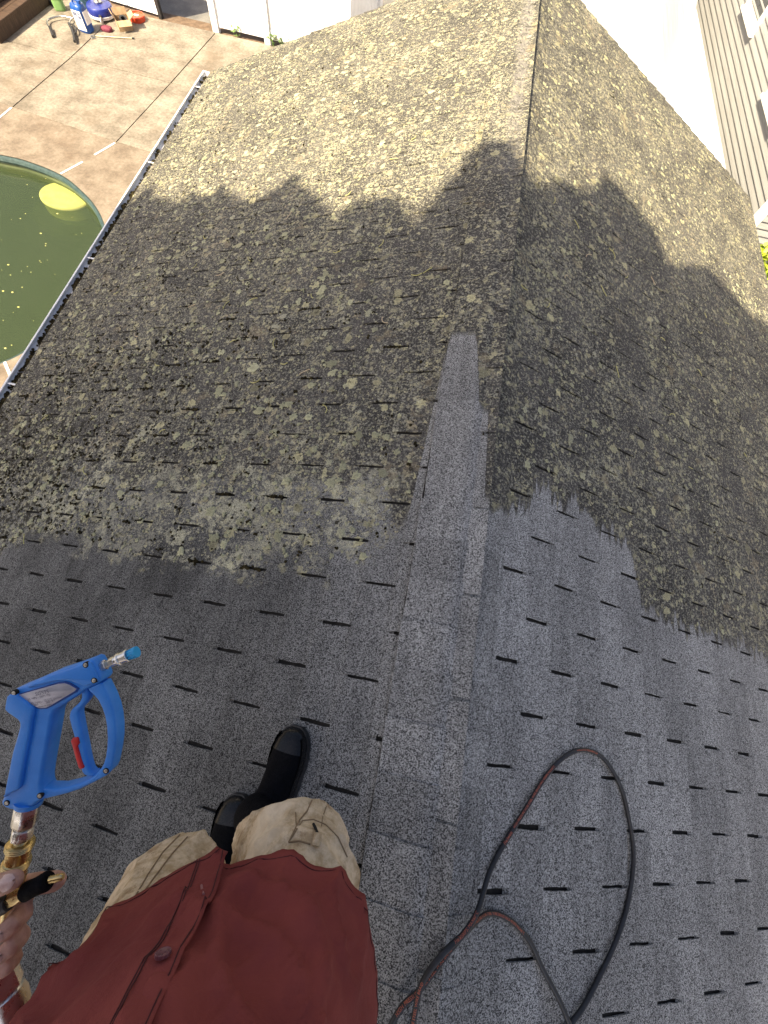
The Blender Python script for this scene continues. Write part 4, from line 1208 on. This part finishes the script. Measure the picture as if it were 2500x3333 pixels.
for v, n in zip(me.vertices, nrm):
    p = v.co
    a = noise.noise((p.x * 9, p.y * 9, p.z * 14)) ; b = 1 - abs(noise.noise((p.x * 15 + p.z * 9, p.y * 13, p.z * 10 + 4))) * 2
    c_ = 1 - abs(noise.noise((p.x * 5 - p.z * 9, p.y * 6 + 9, p.z * 4))) * 2.6
    v.co = p + n * (.010 * noise.noise((p.x * 6, p.y * 6, p.z * 7)) + .004 * a + .006 * max(0, b) ** 3 + .013 * max(0, c_) ** 2 - .004)
MAT_SEAM = M('khaki_seam_thread', (.22, .15, .085), (.30, .21, .12), 60, .9)
def draped(points_px, z_guess, o, lift=.002):
    """Points of the worker's clothing found by dropping a line of sight on the cloth."""
    out = []
    dg = bpy.context.evaluated_depsgraph_get(); dg.update()
    for x, y in points_px:
        d = (G(x, y) - CAMP).normalized()
        ok, loc, n, _ = o.ray_cast(CAMP, d)
        if ok: out.append(loc + n * lift)
    return out
def seam(points_px, o, r=.0012, mat=None, name='seam', lift=.0008):
    dens = []
    for (a, b), (c, d) in zip(points_px, points_px[1:]):
        k = max(2, int(math.hypot(c - a, d - b) / 14))
        dens += [(a + (c - a) * i / k, b + (d - b) * i / k) for i in range(k)]
    dens.append(points_px[-1])
    q = draped(dens, 0, o, lift)
    if len(q) > 2: MB().tube(q, r * .62, 6).build(name, mat or MAT_SEAM, o)
seam([(1015, 2605), (1000, 2640), (975, 2670), (958, 2705), (940, 2742)], trousers, .0022)
seam([(1062, 2625), (1050, 2660), (1046, 2690)], trousers, .0016)
seam([(962, 2645), (965, 2700)], trousers, .0016)
seam([(940, 2742), (985, 2672), (1020, 2668), (1060, 2685), (1100, 2725), (1130, 2790)], trousers, .0016)
seam([(940, 2742), (975, 2738), (1010, 2748)], trousers, .0022)
seam([(610, 2725), (560, 2780), (500, 2860), (450, 2930)], trousers, .0022)
seam([(585, 2718), (530, 2775), (480, 2850), (440, 2920)], trousers, .0022)
q = draped([(1018, 2690), (1022, 2700), (1030, 2712)], 0, trousers, .004)
if len(q) > 1: MB().tube(q, .0025, 6).build('zip_cord', MAT_SLOT, trousers)
q = draped([(1033, 2712), (1030, 2735), (1024, 2758)], 0, trousers, .004)
if len(q) > 1: MB().tube(q, .0065, 8, True, .45).build('zip_pull', MAT_KHAKI, trousers)
# --- shirt
def shirt_material():
    t = NT('faded_dark_red_cotton'); p = t.pos()
    col = t.mix(t.ramp(t.noise(p, 5, 4, .6), .3, .7), (.185, .036, .034), (.255, .056, .048))
    d, c = t.vor(t.vadd(p, t.vmul(t.noise(p, 40, 2, .5, out='Color'), (.012, .012, .012))), 11)
    r, g, b = t.sep(c)
    spot = t.mul(t.ramp(t.sub(t.add(t.mul(r, .14), .24), d), .0, .05), t.math('LESS_THAN', g, .16))
    col = t.mix(t.mul(spot, .65), col, (.42, .115, .045))
    t.bump(t.add(t.noise(p, 26, 4, .6), t.mul(t.noise(t.vmul(p, (900, 900, 900)), 1, 0), .08)), .008, .6)
    return t.done(col, .85, 0, .25)
MAT_SHIRT = shirt_material()
MAT_THREAD = M('dark_red_thread', (.045, .008, .010), (.07, .012, .014), 60, .9)
ZS = [(.42, .228, .205), (.50, .222, .200), (.60, .208, .190), (.70, .196, .182), (.80, .184, .174), (.90, .174, .162), (1.0, .172, .150), (1.10, .17, .132), (1.16, .15, .105), (1.20, .085, .08)]
def shirt_ab(z):
    return lerp_poly(z, [(a, b) for a, b, c in ZS]), lerp_poly(z, [(a, c) for a, b, c in ZS])
def shirt_pt(phi, z, off=0.0, raw=False):
    """phi: 0 at the front, growing round the wearer's left side; the sheet overlaps itself at the front."""
    a, b = shirt_ab(z)
    turns = phi / (2 * math.pi)
    out = .010 * (1 - turns) + off
    x = -math.sin(phi); y = math.cos(phi)
    n = Vector((x / a, y / b)).normalized()
    low = max(0, min(1, (.75 - z) / .35))
    w = noise.noise((phi * 2.2 + z * 2.5, z * 7.5, 1.3)) * .010 + noise.noise((phi * 6 - z * 5, z * 12, 7)) * .0045
    w += low * .006 * math.sin(phi * 5 + 1.2 + 1.5 * math.sin(z * 6)) * (.3 if phi < .5 or phi > 5.8 else 1)
    rd = 1 - abs(noise.noise((phi * 2.6 + z * 8, z * 3.4 - phi * 1.5, 21))) * 2.8
    if rd > 0: w += .017 * rd * rd
    rd = 1 - abs(noise.noise((phi * 5 - z * 11, z * 6 + phi * 2, 33))) * 3.2
    if rd > 0: w += .006 * rd * rd
    if 3.6 < phi < 5.3: w *= .5
    # the belly panel left of the placket edge sinks a little, so the top panel throws a step
    g = max(0, 1 - abs(phi - 5.95) / .45); w -= .014 * g * min(1, max(0, (1.0 - z) / .3))
    if phi < .5: w *= .55
    w += .040 * max(0, 1 - abs(phi - 5.45) / .75) ** .8 * max(0, min(1, (.74 - z) / .2))
    return B(x * a + n.x * (w + out), y * b + n.y * (w + out) - .005, z)
NPHI, NZ = 190, 80
def hem_z(phi):     # shirt tails: a little lower in front and back than at the sides
    return .505 + .045 * (1 - abs(math.cos(phi))) ** 1.2 + .004 * math.sin(phi * 7) + .03 * max(0, 1 - abs(phi - .8) / .8)
def edge0(z): return -.10 + .10 * max(0, (.60 - z) / .2)        # outer (buttoned) edge
def edge1(z): return 2 * math.pi + .06 - .12 * max(0, (.62 - z) / .2)
rows = []
for i in range(NZ + 1):
    row = []
    for j in range(NPHI + 1):
        f = j / NPHI; ph0 = f * 2 * math.pi
        zh = hem_z(ph0); z = zh + (1.20 - zh) * (i / NZ)
        phi = edge0(z) + (edge1(z) - edge0(z)) * f
        row.append(shirt_pt(phi, z))
    rows.append(row)
shirt = MB().grid(rows).build('shirt', MAT_SHIRT, person, smooth=75)
sd = shirt.modifiers.new('t', 'SOLIDIFY'); sd.thickness = .0022; sd.offset = 1
for off, a_, z1 in ((.010, .0, 1.12), (.150, .0, 1.12), (.165, .0, 1.12)):
    pts_ = []
    for k in range(70):
        z = .522 + (z1 - .522) * k / 69
        pts_.append(shirt_pt(edge0(z) + off + .012, z, .0026))
    MB().tube(pts_, .0009, 5).build('placket_stitching', MAT_THREAD, shirt)
pts_ = [shirt_pt(edge0(.5) + .04 + (edge1(.5) - edge0(.5) - .08) * k / 180, hem_z(k / 180 * 6.283) + .013, .0026) for k in range(181)]
MB().tube(pts_, .0008, 5).build('hem_stitching', MAT_THREAD, shirt)
MAT_BUTTON = M('maroon_button', (.13, .045, .055), (.20, .08, .09), 80, .3)
for z in (.725, .86, 1.0):
    ph = edge0(z) + .085
    c = shirt_pt(ph, z, .004); n = (shirt_pt(ph, z, .02) - shirt_pt(ph, z, 0)).normalized()
    b_ = MB().lathe(c, n, [(-.001, .0075), (.0, .0082), (.0026, .0082), (.0032, .0072), (.0018, .0054), (.0015, .0)], 20, True, False).build('button', MAT_BUTTON, shirt, smooth=50)
ph = edge0(.59) + .085
MB().tube([shirt_pt(ph + .012, .588, .003), shirt_pt(ph - .010, .600, .003), shirt_pt(ph - .028, .608, .003)], .0016, 6).build('buttonhole', M('worn_buttonhole_thread', (.28, .12, .12), (.36, .18, .17), 80, .8), shirt)
for P_, rr_ in (((SHL, SHL.lerp(ELB, .5) + Vector((-.02, 0, 0)), ELB, ELB.lerp(WR, .35)), (.072, .066, .060, .056)), ((SHR, SHR.lerp(ELR, .5) + Vector((.02, 0, 0)), ELR, ELR.lerp(WRR, .45)), (.072, .066, .060, .052))):
    pp = catmull(P_, 6); rr2 = [lerp_poly(i / (len(pp) - 1), list(zip((0, .33, .66, 1), rr_))) for i in range(len(pp))]
    s_ = MB().tube(pp, [r * (1 + .06 * math.sin(i * 1.9)) for i, r in enumerate(rr2)], 20, True).build('sleeve', MAT_SHIRT, shirt, smooth=75)
MB().tube([B(.082 * math.sin(a), .078 * math.cos(a) - .005, 1.205 + .012 * math.cos(a)) for a in [2 * math.pi * k / 24 for k in range(25)]], .016, 8, True, .5).build('collar', MAT_SHIRT, shirt)
# --- boots
MAT_NEO = M('black_neoprene', (.0022, .0024, .0035), (.0045, .0046, .0065), 60, .8, bump=.0012, bscale=300, spec=.10)
MAT_TOE = M('black_rubber_toe', (.006, .006, .007), (.012, .012, .013), 24, .24, bump=.0008, bscale=40, spec=.28)
def boot(s, y, yaw, ankle, label):
    m = frame(-1, s, y) @ Matrix.Rotation(math.pi / 2, 4, 'Z')       # now local -x = downslope
    D = Vector((-CT, 0, -ST)); Nn = Vector((-ST, 0, CT)); o_ = roof_pt(-1, s, y, .0125)
    X_ = -D; Y_ = Vector((0, 1, 0))
    c_, s_ = math.cos(yaw), math.sin(yaw)
    def F(x, yy, z): return o_ + (X_ * c_ + Y_ * s_) * x + (Y_ * c_ - X_ * s_) * yy + Nn * z
    prof = [(.000, .012, .022), (-.006, .026, .034), (-.018, .038, .044), (-.038, .047, .052), (-.065, .0525, .060), (-.095, .053, .070), (-.125, .050, .084), (-.150, .047, .100), (-.175, .045, .118), (-.20, .044, .135), (-.235, .042, .14), (-.265, .037, .13), (-.285, .026, .11), (-.292, .012, .08)]
    b_ = MB()
    def shell(mb, rng, grow, z0):
        rows = []
        for yy, w, h in rng:
            r = []
            for k in range(19):
                a = math.pi * k / 18
                ex = math.copysign(abs(math.cos(a)) ** .75, math.cos(a)); ez = math.sin(a) ** .85
                r.append(F(-(w + grow) * ex, yy, z0 + (h + grow - z0) * ez))
            rows.append(r)
        mb.grid(rows)
        mb.f.append(tuple(len(mb.v) - 19 + k for k in range(19)))
    up = MB(); shell(up, prof, 0, .02)
    upper = up.build('boot', MAT_NEO, person, smooth=70); upper['label'] = label
    sh = MB().tube(catmull([F(0, -.215, .06), F(0, -.215, .13), ankle, ankle + Vector((0, -.015, .05))], 5), [.052] * 6 + [.050] * 10, 16, True)
    sh.build('shaft', MAT_NEO, upper, smooth=70)
    tc = MB(); shell(tc, [q for q in prof if q[0] >= -.066], .0022, .018)
    shn = tc.build('toe_cap', MAT_TOE, upper, smooth=70)
    rows = []
    for yy, w, h in prof[2:]:           # rubber rand along both sides
        rows.append([F(-(w + .003), yy, .018), F(-(w + .0035), yy, .034), F(-(w + .0005), yy, .045)])
    MB().grid(rows).build('rand', MAT_TOE, upper, smooth=70)
    rows = [[F(w + .0005, yy, .045), F(w + .0035, yy, .034), F(w + .003, yy, .018)] for yy, w, h in prof[2:]]
    MB().grid(rows).build('rand', MAT_TOE, upper, smooth=70)
    so = MB(); L_ = [(-(w + .005 + (.002 if i % 2 else 0)), yy + (.004 if i == 0 else 0)) for i, (yy, w, h) in enumerate(prof)]
    ring = L_ + [(-x, yy) for x, yy in reversed(L_)]
    k = len(ring)
    so.add([F(x, yy, 0) for x, yy in ring] + [F(x, yy, .021) for x, yy in ring], [tuple(reversed(range(k))), tuple(range(k, 2 * k))] + [(i, (i + 1) % k, k + (i + 1) % k, k + i) for i in range(k)])
    so.build('sole', MAT_RUBBER, upper, smooth=0, fix=True)
boot(.435, -.208, RAD(-2), AR + Vector((0, 0, .06)), 'right boot, stepped forward')
boot(.575, -.425, RAD(7), AL + Vector((0, 0, .08)), 'left boot, half hidden behind the trouser knee')

# ------------------------------------------------------------------ spray gun held in the left hand
gun = thing('spray_gun', 'bright blue spray gun with red lock and silver label held over the roof', 'spray gun', G(200, 2400))
GM = Matrix.Translation(CAMP) @ CAMR.to_4x4()
KZ = 500 / 1659 * GD / FPX                     # metres for one unit of the traced outline
def gz(x, y): return ((x * 500 / 1659 - 1250) * GD / FPX, (1666.5 - (2050 + y * 500 / 1659)) * GD / FPX)
def gpoly(pts): return [gz(*p) for p in pts]
def gm(z): return GM @ Matrix.Translation((0, 0, -GD + z))
def smooth_poly(pts, n=3): return [(p.x, p.y) for p in catmull([(x, y, 0) for x, y in pts], n, True)]
MAT_GUN = M('bright_blue_moulded_plastic', (.030, .235, .74), (.045, .280, .82), 30, .42, bump=.0003, bscale=900)
MAT_GUNR = M('red_plastic', (.55, .018, .022), (.66, .03, .03), 30, .4)
BODY = [(925,342),(962,325),(1000,335),(1022,372),(1085,505),(1090,540),(1068,572),(1040,592),(930,642),(830,715),(700,800),(620,845),(578,880),(556,930),(545,1010),(530,1100),(510,1220),(490,1330),(470,1440),(450,1560),(436,1660),(440,1720),(470,1800),(440,1850),(380,1872),(362,1905),(300,1928),(110,1955),(50,1932),(12,1902),(4,1868),(15,1838),(60,1770),(85,1710),(100,1640),(130,1480),(165,1300),(200,1180),(225,1080),(236,1020),(225,975),(190,945),(130,905),(85,870),(72,838),(82,770),(95,712),(112,678),(165,638),(300,585),(560,468),(790,392)]
curve_mesh('gun_body', [gpoly(BODY)], .0085, .0045, MAT_GUN, gun, 3, gm(-.013))
GRIP = [(100,725),(112,700),(160,672),(218,690),(370,808),(395,850),(390,900),(375,960),(350,1120),(310,1310),(285,1460),(262,1590),(245,1680),(215,1712),(120,1760),(75,1790),(98,1650),(130,1490),(168,1300),(205,1180),(232,1080),(246,1020),(235,970),(195,935),(135,895),(95,860),(84,830)]
curve_mesh('grip_panel', [gpoly(smooth_poly(GRIP, 2))], .001, .003, MAT_GUN, gun, 2, gm(.0012))
TOPP = [(320,592),(560,482),(800,405),(925,352),(962,340),(992,345),(1010,378),(1072,508),(1075,540),(1050,562),(930,600),(850,565),(760,540),(700,535),(640,540),(330,618)]
curve_mesh('top_panel', [gpoly(TOPP)], .0006, .0022, MAT_GUN, gun, 2, gm(.0012))
GUARD = [(1040,592),(1085,590),(1110,640),(1160,740),(1200,850),(1225,960),(1238,1080),(1238,1200),(1225,1320),(1205,1420),(1187,1510),(1165,1560),(1120,1600),(1000,1665),(850,1740),(700,1790),(560,1825),(440,1855),(380,1866),(400,1722),(480,1738),(600,1742),(720,1715),(840,1680),(930,1640),(1000,1595),(1060,1530),(1095,1470),(1120,1390),(1133,1290),(1138,1180),(1130,1060),(1110,950),(1080,860),(1040,780),(990,720),(940,675),(925,645)]
curve_mesh('trigger_guard', [gpoly(GUARD)], .0070, .0025, MAT_GUN, gun, 2, gm(-.0125))
TRIG = [(830,700),(836,760),(810,812),(760,858),(722,895),(706,940),(702,990),(730,1100),(756,1190),(790,1330),(820,1450),(832,1540),(850,1588),(882,1614),(930,1624),(978,1612),(990,1600),(960,1582),(936,1555),(915,1500),(892,1400),(870,1280),(846,1160),(820,1020),(806,935),(818,890),(862,840),(900,790),(916,740),(912,690),(900,640),(850,660)]
curve_mesh('trigger', [gpoly(smooth_poly(TRIG, 2))], .0035, .003, MAT_GUN, gun, 2, gm(-.0125))
LOCK = [(732,1225),(748,1197),(800,1182),(816,1192),(826,1250),(806,1282),(826,1350),(850,1440),(868,1486),(880,1505),(865,1526),(832,1534),(815,1510),(790,1430),(760,1320)]
curve_mesh('safety_lock', [gpoly(LOCK)], .0045, .002, MAT_GUNR, gun, 2, gm(-.0105))
LABEL = [(218,695),(640,577),(710,571),(760,587),(838,632),(820,655),(560,810),(510,833),(450,838),(412,828),(370,805)]
rim = [(200,692),(640,562),(712,555),(770,572),(862,630),(838,668),(568,824),(514,849),(446,854),(404,844),(360,818)]
curve_mesh('label_rim', [gpoly(rim)], .0004, .0006, M('dark_blue_groove', (.008, .05, .25), (.012, .07, .30), 30, .5), gun, 1, gm(.0004))
lb = curve_mesh('label_plate', [gpoly(LABEL)], .0004, .0004, M('silver_label_foil', (.40, .40, .46), (.50, .50, .56), 30, .38, .35), gun, 1, gm(.0014))
MAT_LPRINT = M('label_print', (.16, .16, .20), (.22, .22, .26), 60, .6)
def label_text(body_, x, y, size, ang):
    me = text_mesh(body_, size * KZ, 'CENTER'); u, v = gz(x, y)
    me.transform(GM @ Matrix.Translation((u, v, -GD + .0024)) @ Matrix.Rotation(RAD(ang), 4, 'Z'))
    me.materials.append(MAT_LPRINT); link('lettering', me, lb)
for i, (tx, x, y, sz) in enumerate((('SGS35', 475, 690, 58), ('35 MPa - 5075 PSI', 440, 730, 34), ('45 l/min - 12 U.S. gal/min', 520, 762, 34), ('160 °C - 320 °F', 490, 792, 34), ('Made in Italy', 500, 820, 30))):
    label_text(tx, x, y, sz, 13)
for x, y in ((950, 367), (1040, 533), (180, 668), (1130, 1537), (432, 1792), (77, 1868)):
    u, v = gz(x, y); c = GM @ Vector((u, v, -GD + (.0040 if (x, y) in ((950, 367), (1040, 533), (180, 668)) else (-.0025 if x == 1130 else .0004)))); ax = CAMR @ Vector((0, 0, 1))
    b_ = MB().lathe(c, ax, [(-.004, .0036), (.0003, .0036)], 18, True, True).build('screw_recess', MAT_SLOT, gun)
    MB().lathe(c, ax, [(-.002, .0024), (.0005, .0024), (.0008, .0019), (.0008, .0011), (.0004, .0010), (.0004, 0)], 16, True, False).build('screw', MAT_STEEL, b_)
u0 = Vector((*gz(1045, 425), -GD - .010)); u1 = Vector((*gz(1420, 268), -GD - .010))
n0 = GM @ u0; nd_ = (GM @ u1 - GM @ u0); NL = nd_.length; nd_.normalize()
def seg(nm, prof, mat, hexa=None, n=24, p0=n0, ax=nd_, K=NL, par=None):
    return MB().lathe(p0, ax, [(a * K, r * KZ) for a, r in prof], n, True, True, hexa).build(nm, mat, par or gun, smooth=30)
seg('outlet_nut', [(-.05, 58), (.12, 58), (.14, 52)], MAT_CHROME, 6)
seg('thread', [(.14, 36), (.17, 39), (.18, 34), (.20, 39), (.21, 34), (.23, 39), (.25, 36)], MAT_STEEL)
seg('adapter_nut', [(.24, 48), (.26, 54), (.38, 54), (.40, 48)], MAT_CHROME, 6)
seg('collar', [(.40, 50), (.47, 50), (.48, 42), (.50, 42)], MAT_CHROME)
seg('quick_coupler', [(.48, 68), (.50, 72), (.535, 72), (.55, 62), (.72, 62), (.73, 72), (.78, 72), (.79, 66)], MAT_CHROME)
MAT_TIP = M('light_blue_plastic', (.02, .32, .66), (.03, .40, .76), 30, .4)
tip_ = seg('nozzle_tip', [(.79, 40), (.80, 46), (.95, 54), (.96, 62), (1.02, 62), (1.03, 56)], MAT_TIP)
for k in range(10):
    a = 2 * math.pi * k / 10; uu = nd_.cross(Vector((0, 0, 1))).normalized(); vv = nd_.cross(uu)
    b0 = n0 + nd_ * (NL * .80) + (uu * math.cos(a) + vv * math.sin(a)) * (50 * KZ); b1 = n0 + nd_ * (NL * .965) + (uu * math.cos(a) + vv * math.sin(a)) * (58 * KZ)
    MB().tube([b0, b1], 6.5 * KZ, 6).build('fin', MAT_TIP, tip_)
# inlet fittings and ball valve running down to the hand
f0 = GM @ Vector((*gz(225, 1925), -GD - .012)); f1 = G(12, 3010, -.012)
fd = f1 - f0; FL = fd.length; fd.normalize()
def fs(nm, prof, mat, hexa=None, par=None): return seg(nm, [(a, r * 1.28) for a, r in prof], mat, hexa, 30, f0, fd, FL, par)
fs('inlet_collar', [(-.02, 105), (.02, 100)], MAT_GUN)
fs('hex_nipple', [(.015, 92), (.03, 98), (.17, 98), (.19, 86)], MAT_CHROME, 6)
fs('nipple_neck', [(.19, 62), (.215, 62)], MAT_STEEL)
fs('lock_nut', [(.21, 74), (.22, 80), (.29, 80), (.30, 70)], MAT_CHROME, 8)
fs('plug', [(.30, 52), (.335, 52)], MAT_CHROME)
cp = fs('brass_coupler', [(.325, 86), (.33, 100), (.375, 100), (.38, 90), (.47, 88), (.475, 100), (.53, 100), (.535, 90), (.60, 86), (.61, 92), (.70, 92), (.71, 80)], MAT_BRASS)
for q in (.338, .352, .366, .485, .50, .515):
    fs('knurl_ring', [(q - .004, 100), (q, 104), (q + .004, 100)], MAT_BRASS, None, cp)
fs('hex_body', [(.58, 92), (.60, 98), (.72, 98), (.73, 88)], MAT_BRASS, 6)
fs('valve_body', [(.73, 66), (.75, 70), (.96, 70), (.98, 58)], MAT_BRASS, 8)
fs('outlet_nut', [(.98, 68), (1.0, 74), (1.14, 74), (1.16, 60)], MAT_STEEL, 6)
# lever of the ball valve
l0, l1, l2, l3 = G(40, 2925, .013), G(85, 2902, .016), G(152, 2868, .016), G(196, 2857, .014)
ld = (l2 - l1).normalized()
MB().lathe(l0, (l1 - l0), [(-.004, .0085), (.0, .0095), (.012, .0095), (.016, .0080), (.022, .0075)], 24, True, True, 6).build('lever_nut', MAT_BRASS, gun, smooth=30)
gl_ = MB(); Lg = (l2 - l1).length
gl_.lathe(l1, ld, [(-.003, .0085), (.0, .0105), (Lg * .5, .0098), (Lg, .0108), (Lg + .003, .009)], 24)
gl_.build('lever_grip', MAT_NEO, gun, smooth=50)
MB().lathe(l2 + ld * .002, (l3 - l2), [(0, .0038), (.004, .0046), (.006, .0038), (.010, .0046), (.012, .0038), ((l3 - l2).length, .0042), ((l3 - l2).length + .002, .003)], 16).build('lever_stub', MAT_BRASS, gun, smooth=50)
MB().lathe(G(10, 2945, .016), G(-30, 2962, .016) - G(10, 2945, .016), [(-.008, .0085), (0, .0105), (.02, .0105)], 20).build('lever_boot', MAT_RUBBER, gun, smooth=50)
# swivel fitting of the supply hose hanging below the hand
sw = [G(-60, 3120, -.02), G(-40, 3210, -.012), G(10, 3265, -.008), G(60, 3330, -.006), G(70, 3420, -.01)]
MB().tube(catmull(sw[:3], 5), .0125, 16).build('swivel_pipe', MAT_STEEL, gun)
sa, sb = G(0, 3195, -.006), G(62, 3345, -.010)
sx_ = (sb - sa); SLn = sx_.length
def ss(nm, prof, mat, hexa=None): return MB().lathe(sa, sx_, [(a * SLn, r) for a, r in prof], 28, True, True, hexa).build(nm, mat, gun, smooth=30)
ss('swivel_nut', [(-.25, .020), (-.2, .0225), (.18, .0225), (.2, .02)], MAT_CHROME, 6)
ss('swivel_body', [(.2, .0165), (.25, .020), (.42, .0215), (.62, .020), (.66, .016), (.70, .0215), (.9, .0215), (.95, .017), (1.2, .017)], MAT_CHROME)
MB().lathe(sa + sx_ * .75 + CAMR @ Vector((.02, -.004, .004)), CAMR @ Vector((1, .1, 0)), [(-.01, .011), (.0, .012), (.006, .012), (.008, .009)], 18).build('side_port', MAT_CHROME, gun)

# ------------------------------------------------------------------ fallen oak catkins and a few leaves on the roof
MAT_CATKIN = M('pale_catkin', (.42, .40, .13), (.58, .53, .24), 60, .8)
MAT_CATKIN2 = M('straw_catkin', (.48, .38, .24), (.58, .47, .32), 60, .8)
CAT = [(250,640),(410,670),(500,745),(600,735),(890,600),(935,585),(610,790),(650,815),(545,830),(830,690),(1305,645),(1310,540),(1275,450),(1190,445),(1180,660),(1315,545),(1245,500),(500,655),(560,650),(300,720),(270,760),(340,790),(200,800),(140,770),(420,585),(470,600),(540,560),(680,650),(740,545),(820,540),(1120,620),(1220,600),(1260,560),(1410,620),(1500,800),(1520,690),(1440,900),(1430,740),(1330,820),(1480,1010),(1600,980),(1510,720),(60,780),(110,900),(190,1010),(160,860),(95,640*1.5),(350,940),(60,1155),(1560,700),(700,880),(450,520),(620,480),(860,350),(760,420),(900,300),(1350,600)]
rc = random.Random(9)
for k, (x, y) in enumerate(CAT):
    X_, Y_ = x * 2500 / 1659, y * 2500 / 1659
    d = (CAMR @ Vector((X_ - 1250, 1666.5 - Y_, -FPX))).normalized()
    hit = None
    for side in (-1, 1):
        tn = math.tan(TH) * side
        l_ = (RIDGE - CAMP.z - tn * CAMP.x) / (d.z + tn * d.x)
        P_ = CAMP + d * l_
        if P_.x * side >= 0 and l_ > 0: hit = (side, P_); break
    if not hit: continue
    side, P_ = hit; s = abs(P_.x) / CT
    if s > 2.9 or not (-.5 < P_.y < 5): continue
    D = Vector((side * CT, 0, -ST)); Nn = Vector((side * ST, 0, CT)); a = rc.uniform(0, 6.3); b = rc.uniform(-2.2, 2.2); L = rc.uniform(.035, .075)
    path = []; c = roof_pt(side, s, P_.y, .0175)
    for i in range(7):
        path.append(c.copy()); c = c + (D * math.cos(a + b * i / 6) + Vector((0, 1, 0)) * math.sin(a + b * i / 6)) * (L / 6) + Nn * rc.uniform(-.001, .001)
    o = MB().tube(catmull(path, 2), [.0010 + .0018 * abs(math.sin(i * 1.3)) for i in range(13)], 5).build('fallen_catkin', MAT_CATKIN if rc.random() < .7 else MAT_CATKIN2, smooth=60)
    lit = P_.y > lerp_poly(side * s, SHADOW)
    yel = o.data.materials[0] == MAT_CATKIN
    tag(o, 'thin curled %s catkin lying on the %s slope, %s' % ('yellow' if yel else 'straw-coloured', 'pool-side' if side < 0 else 'right-hand', 'in the sun' if lit else 'in the tree shade'), 'catkin', 'fallen catkins scattered over the roof')
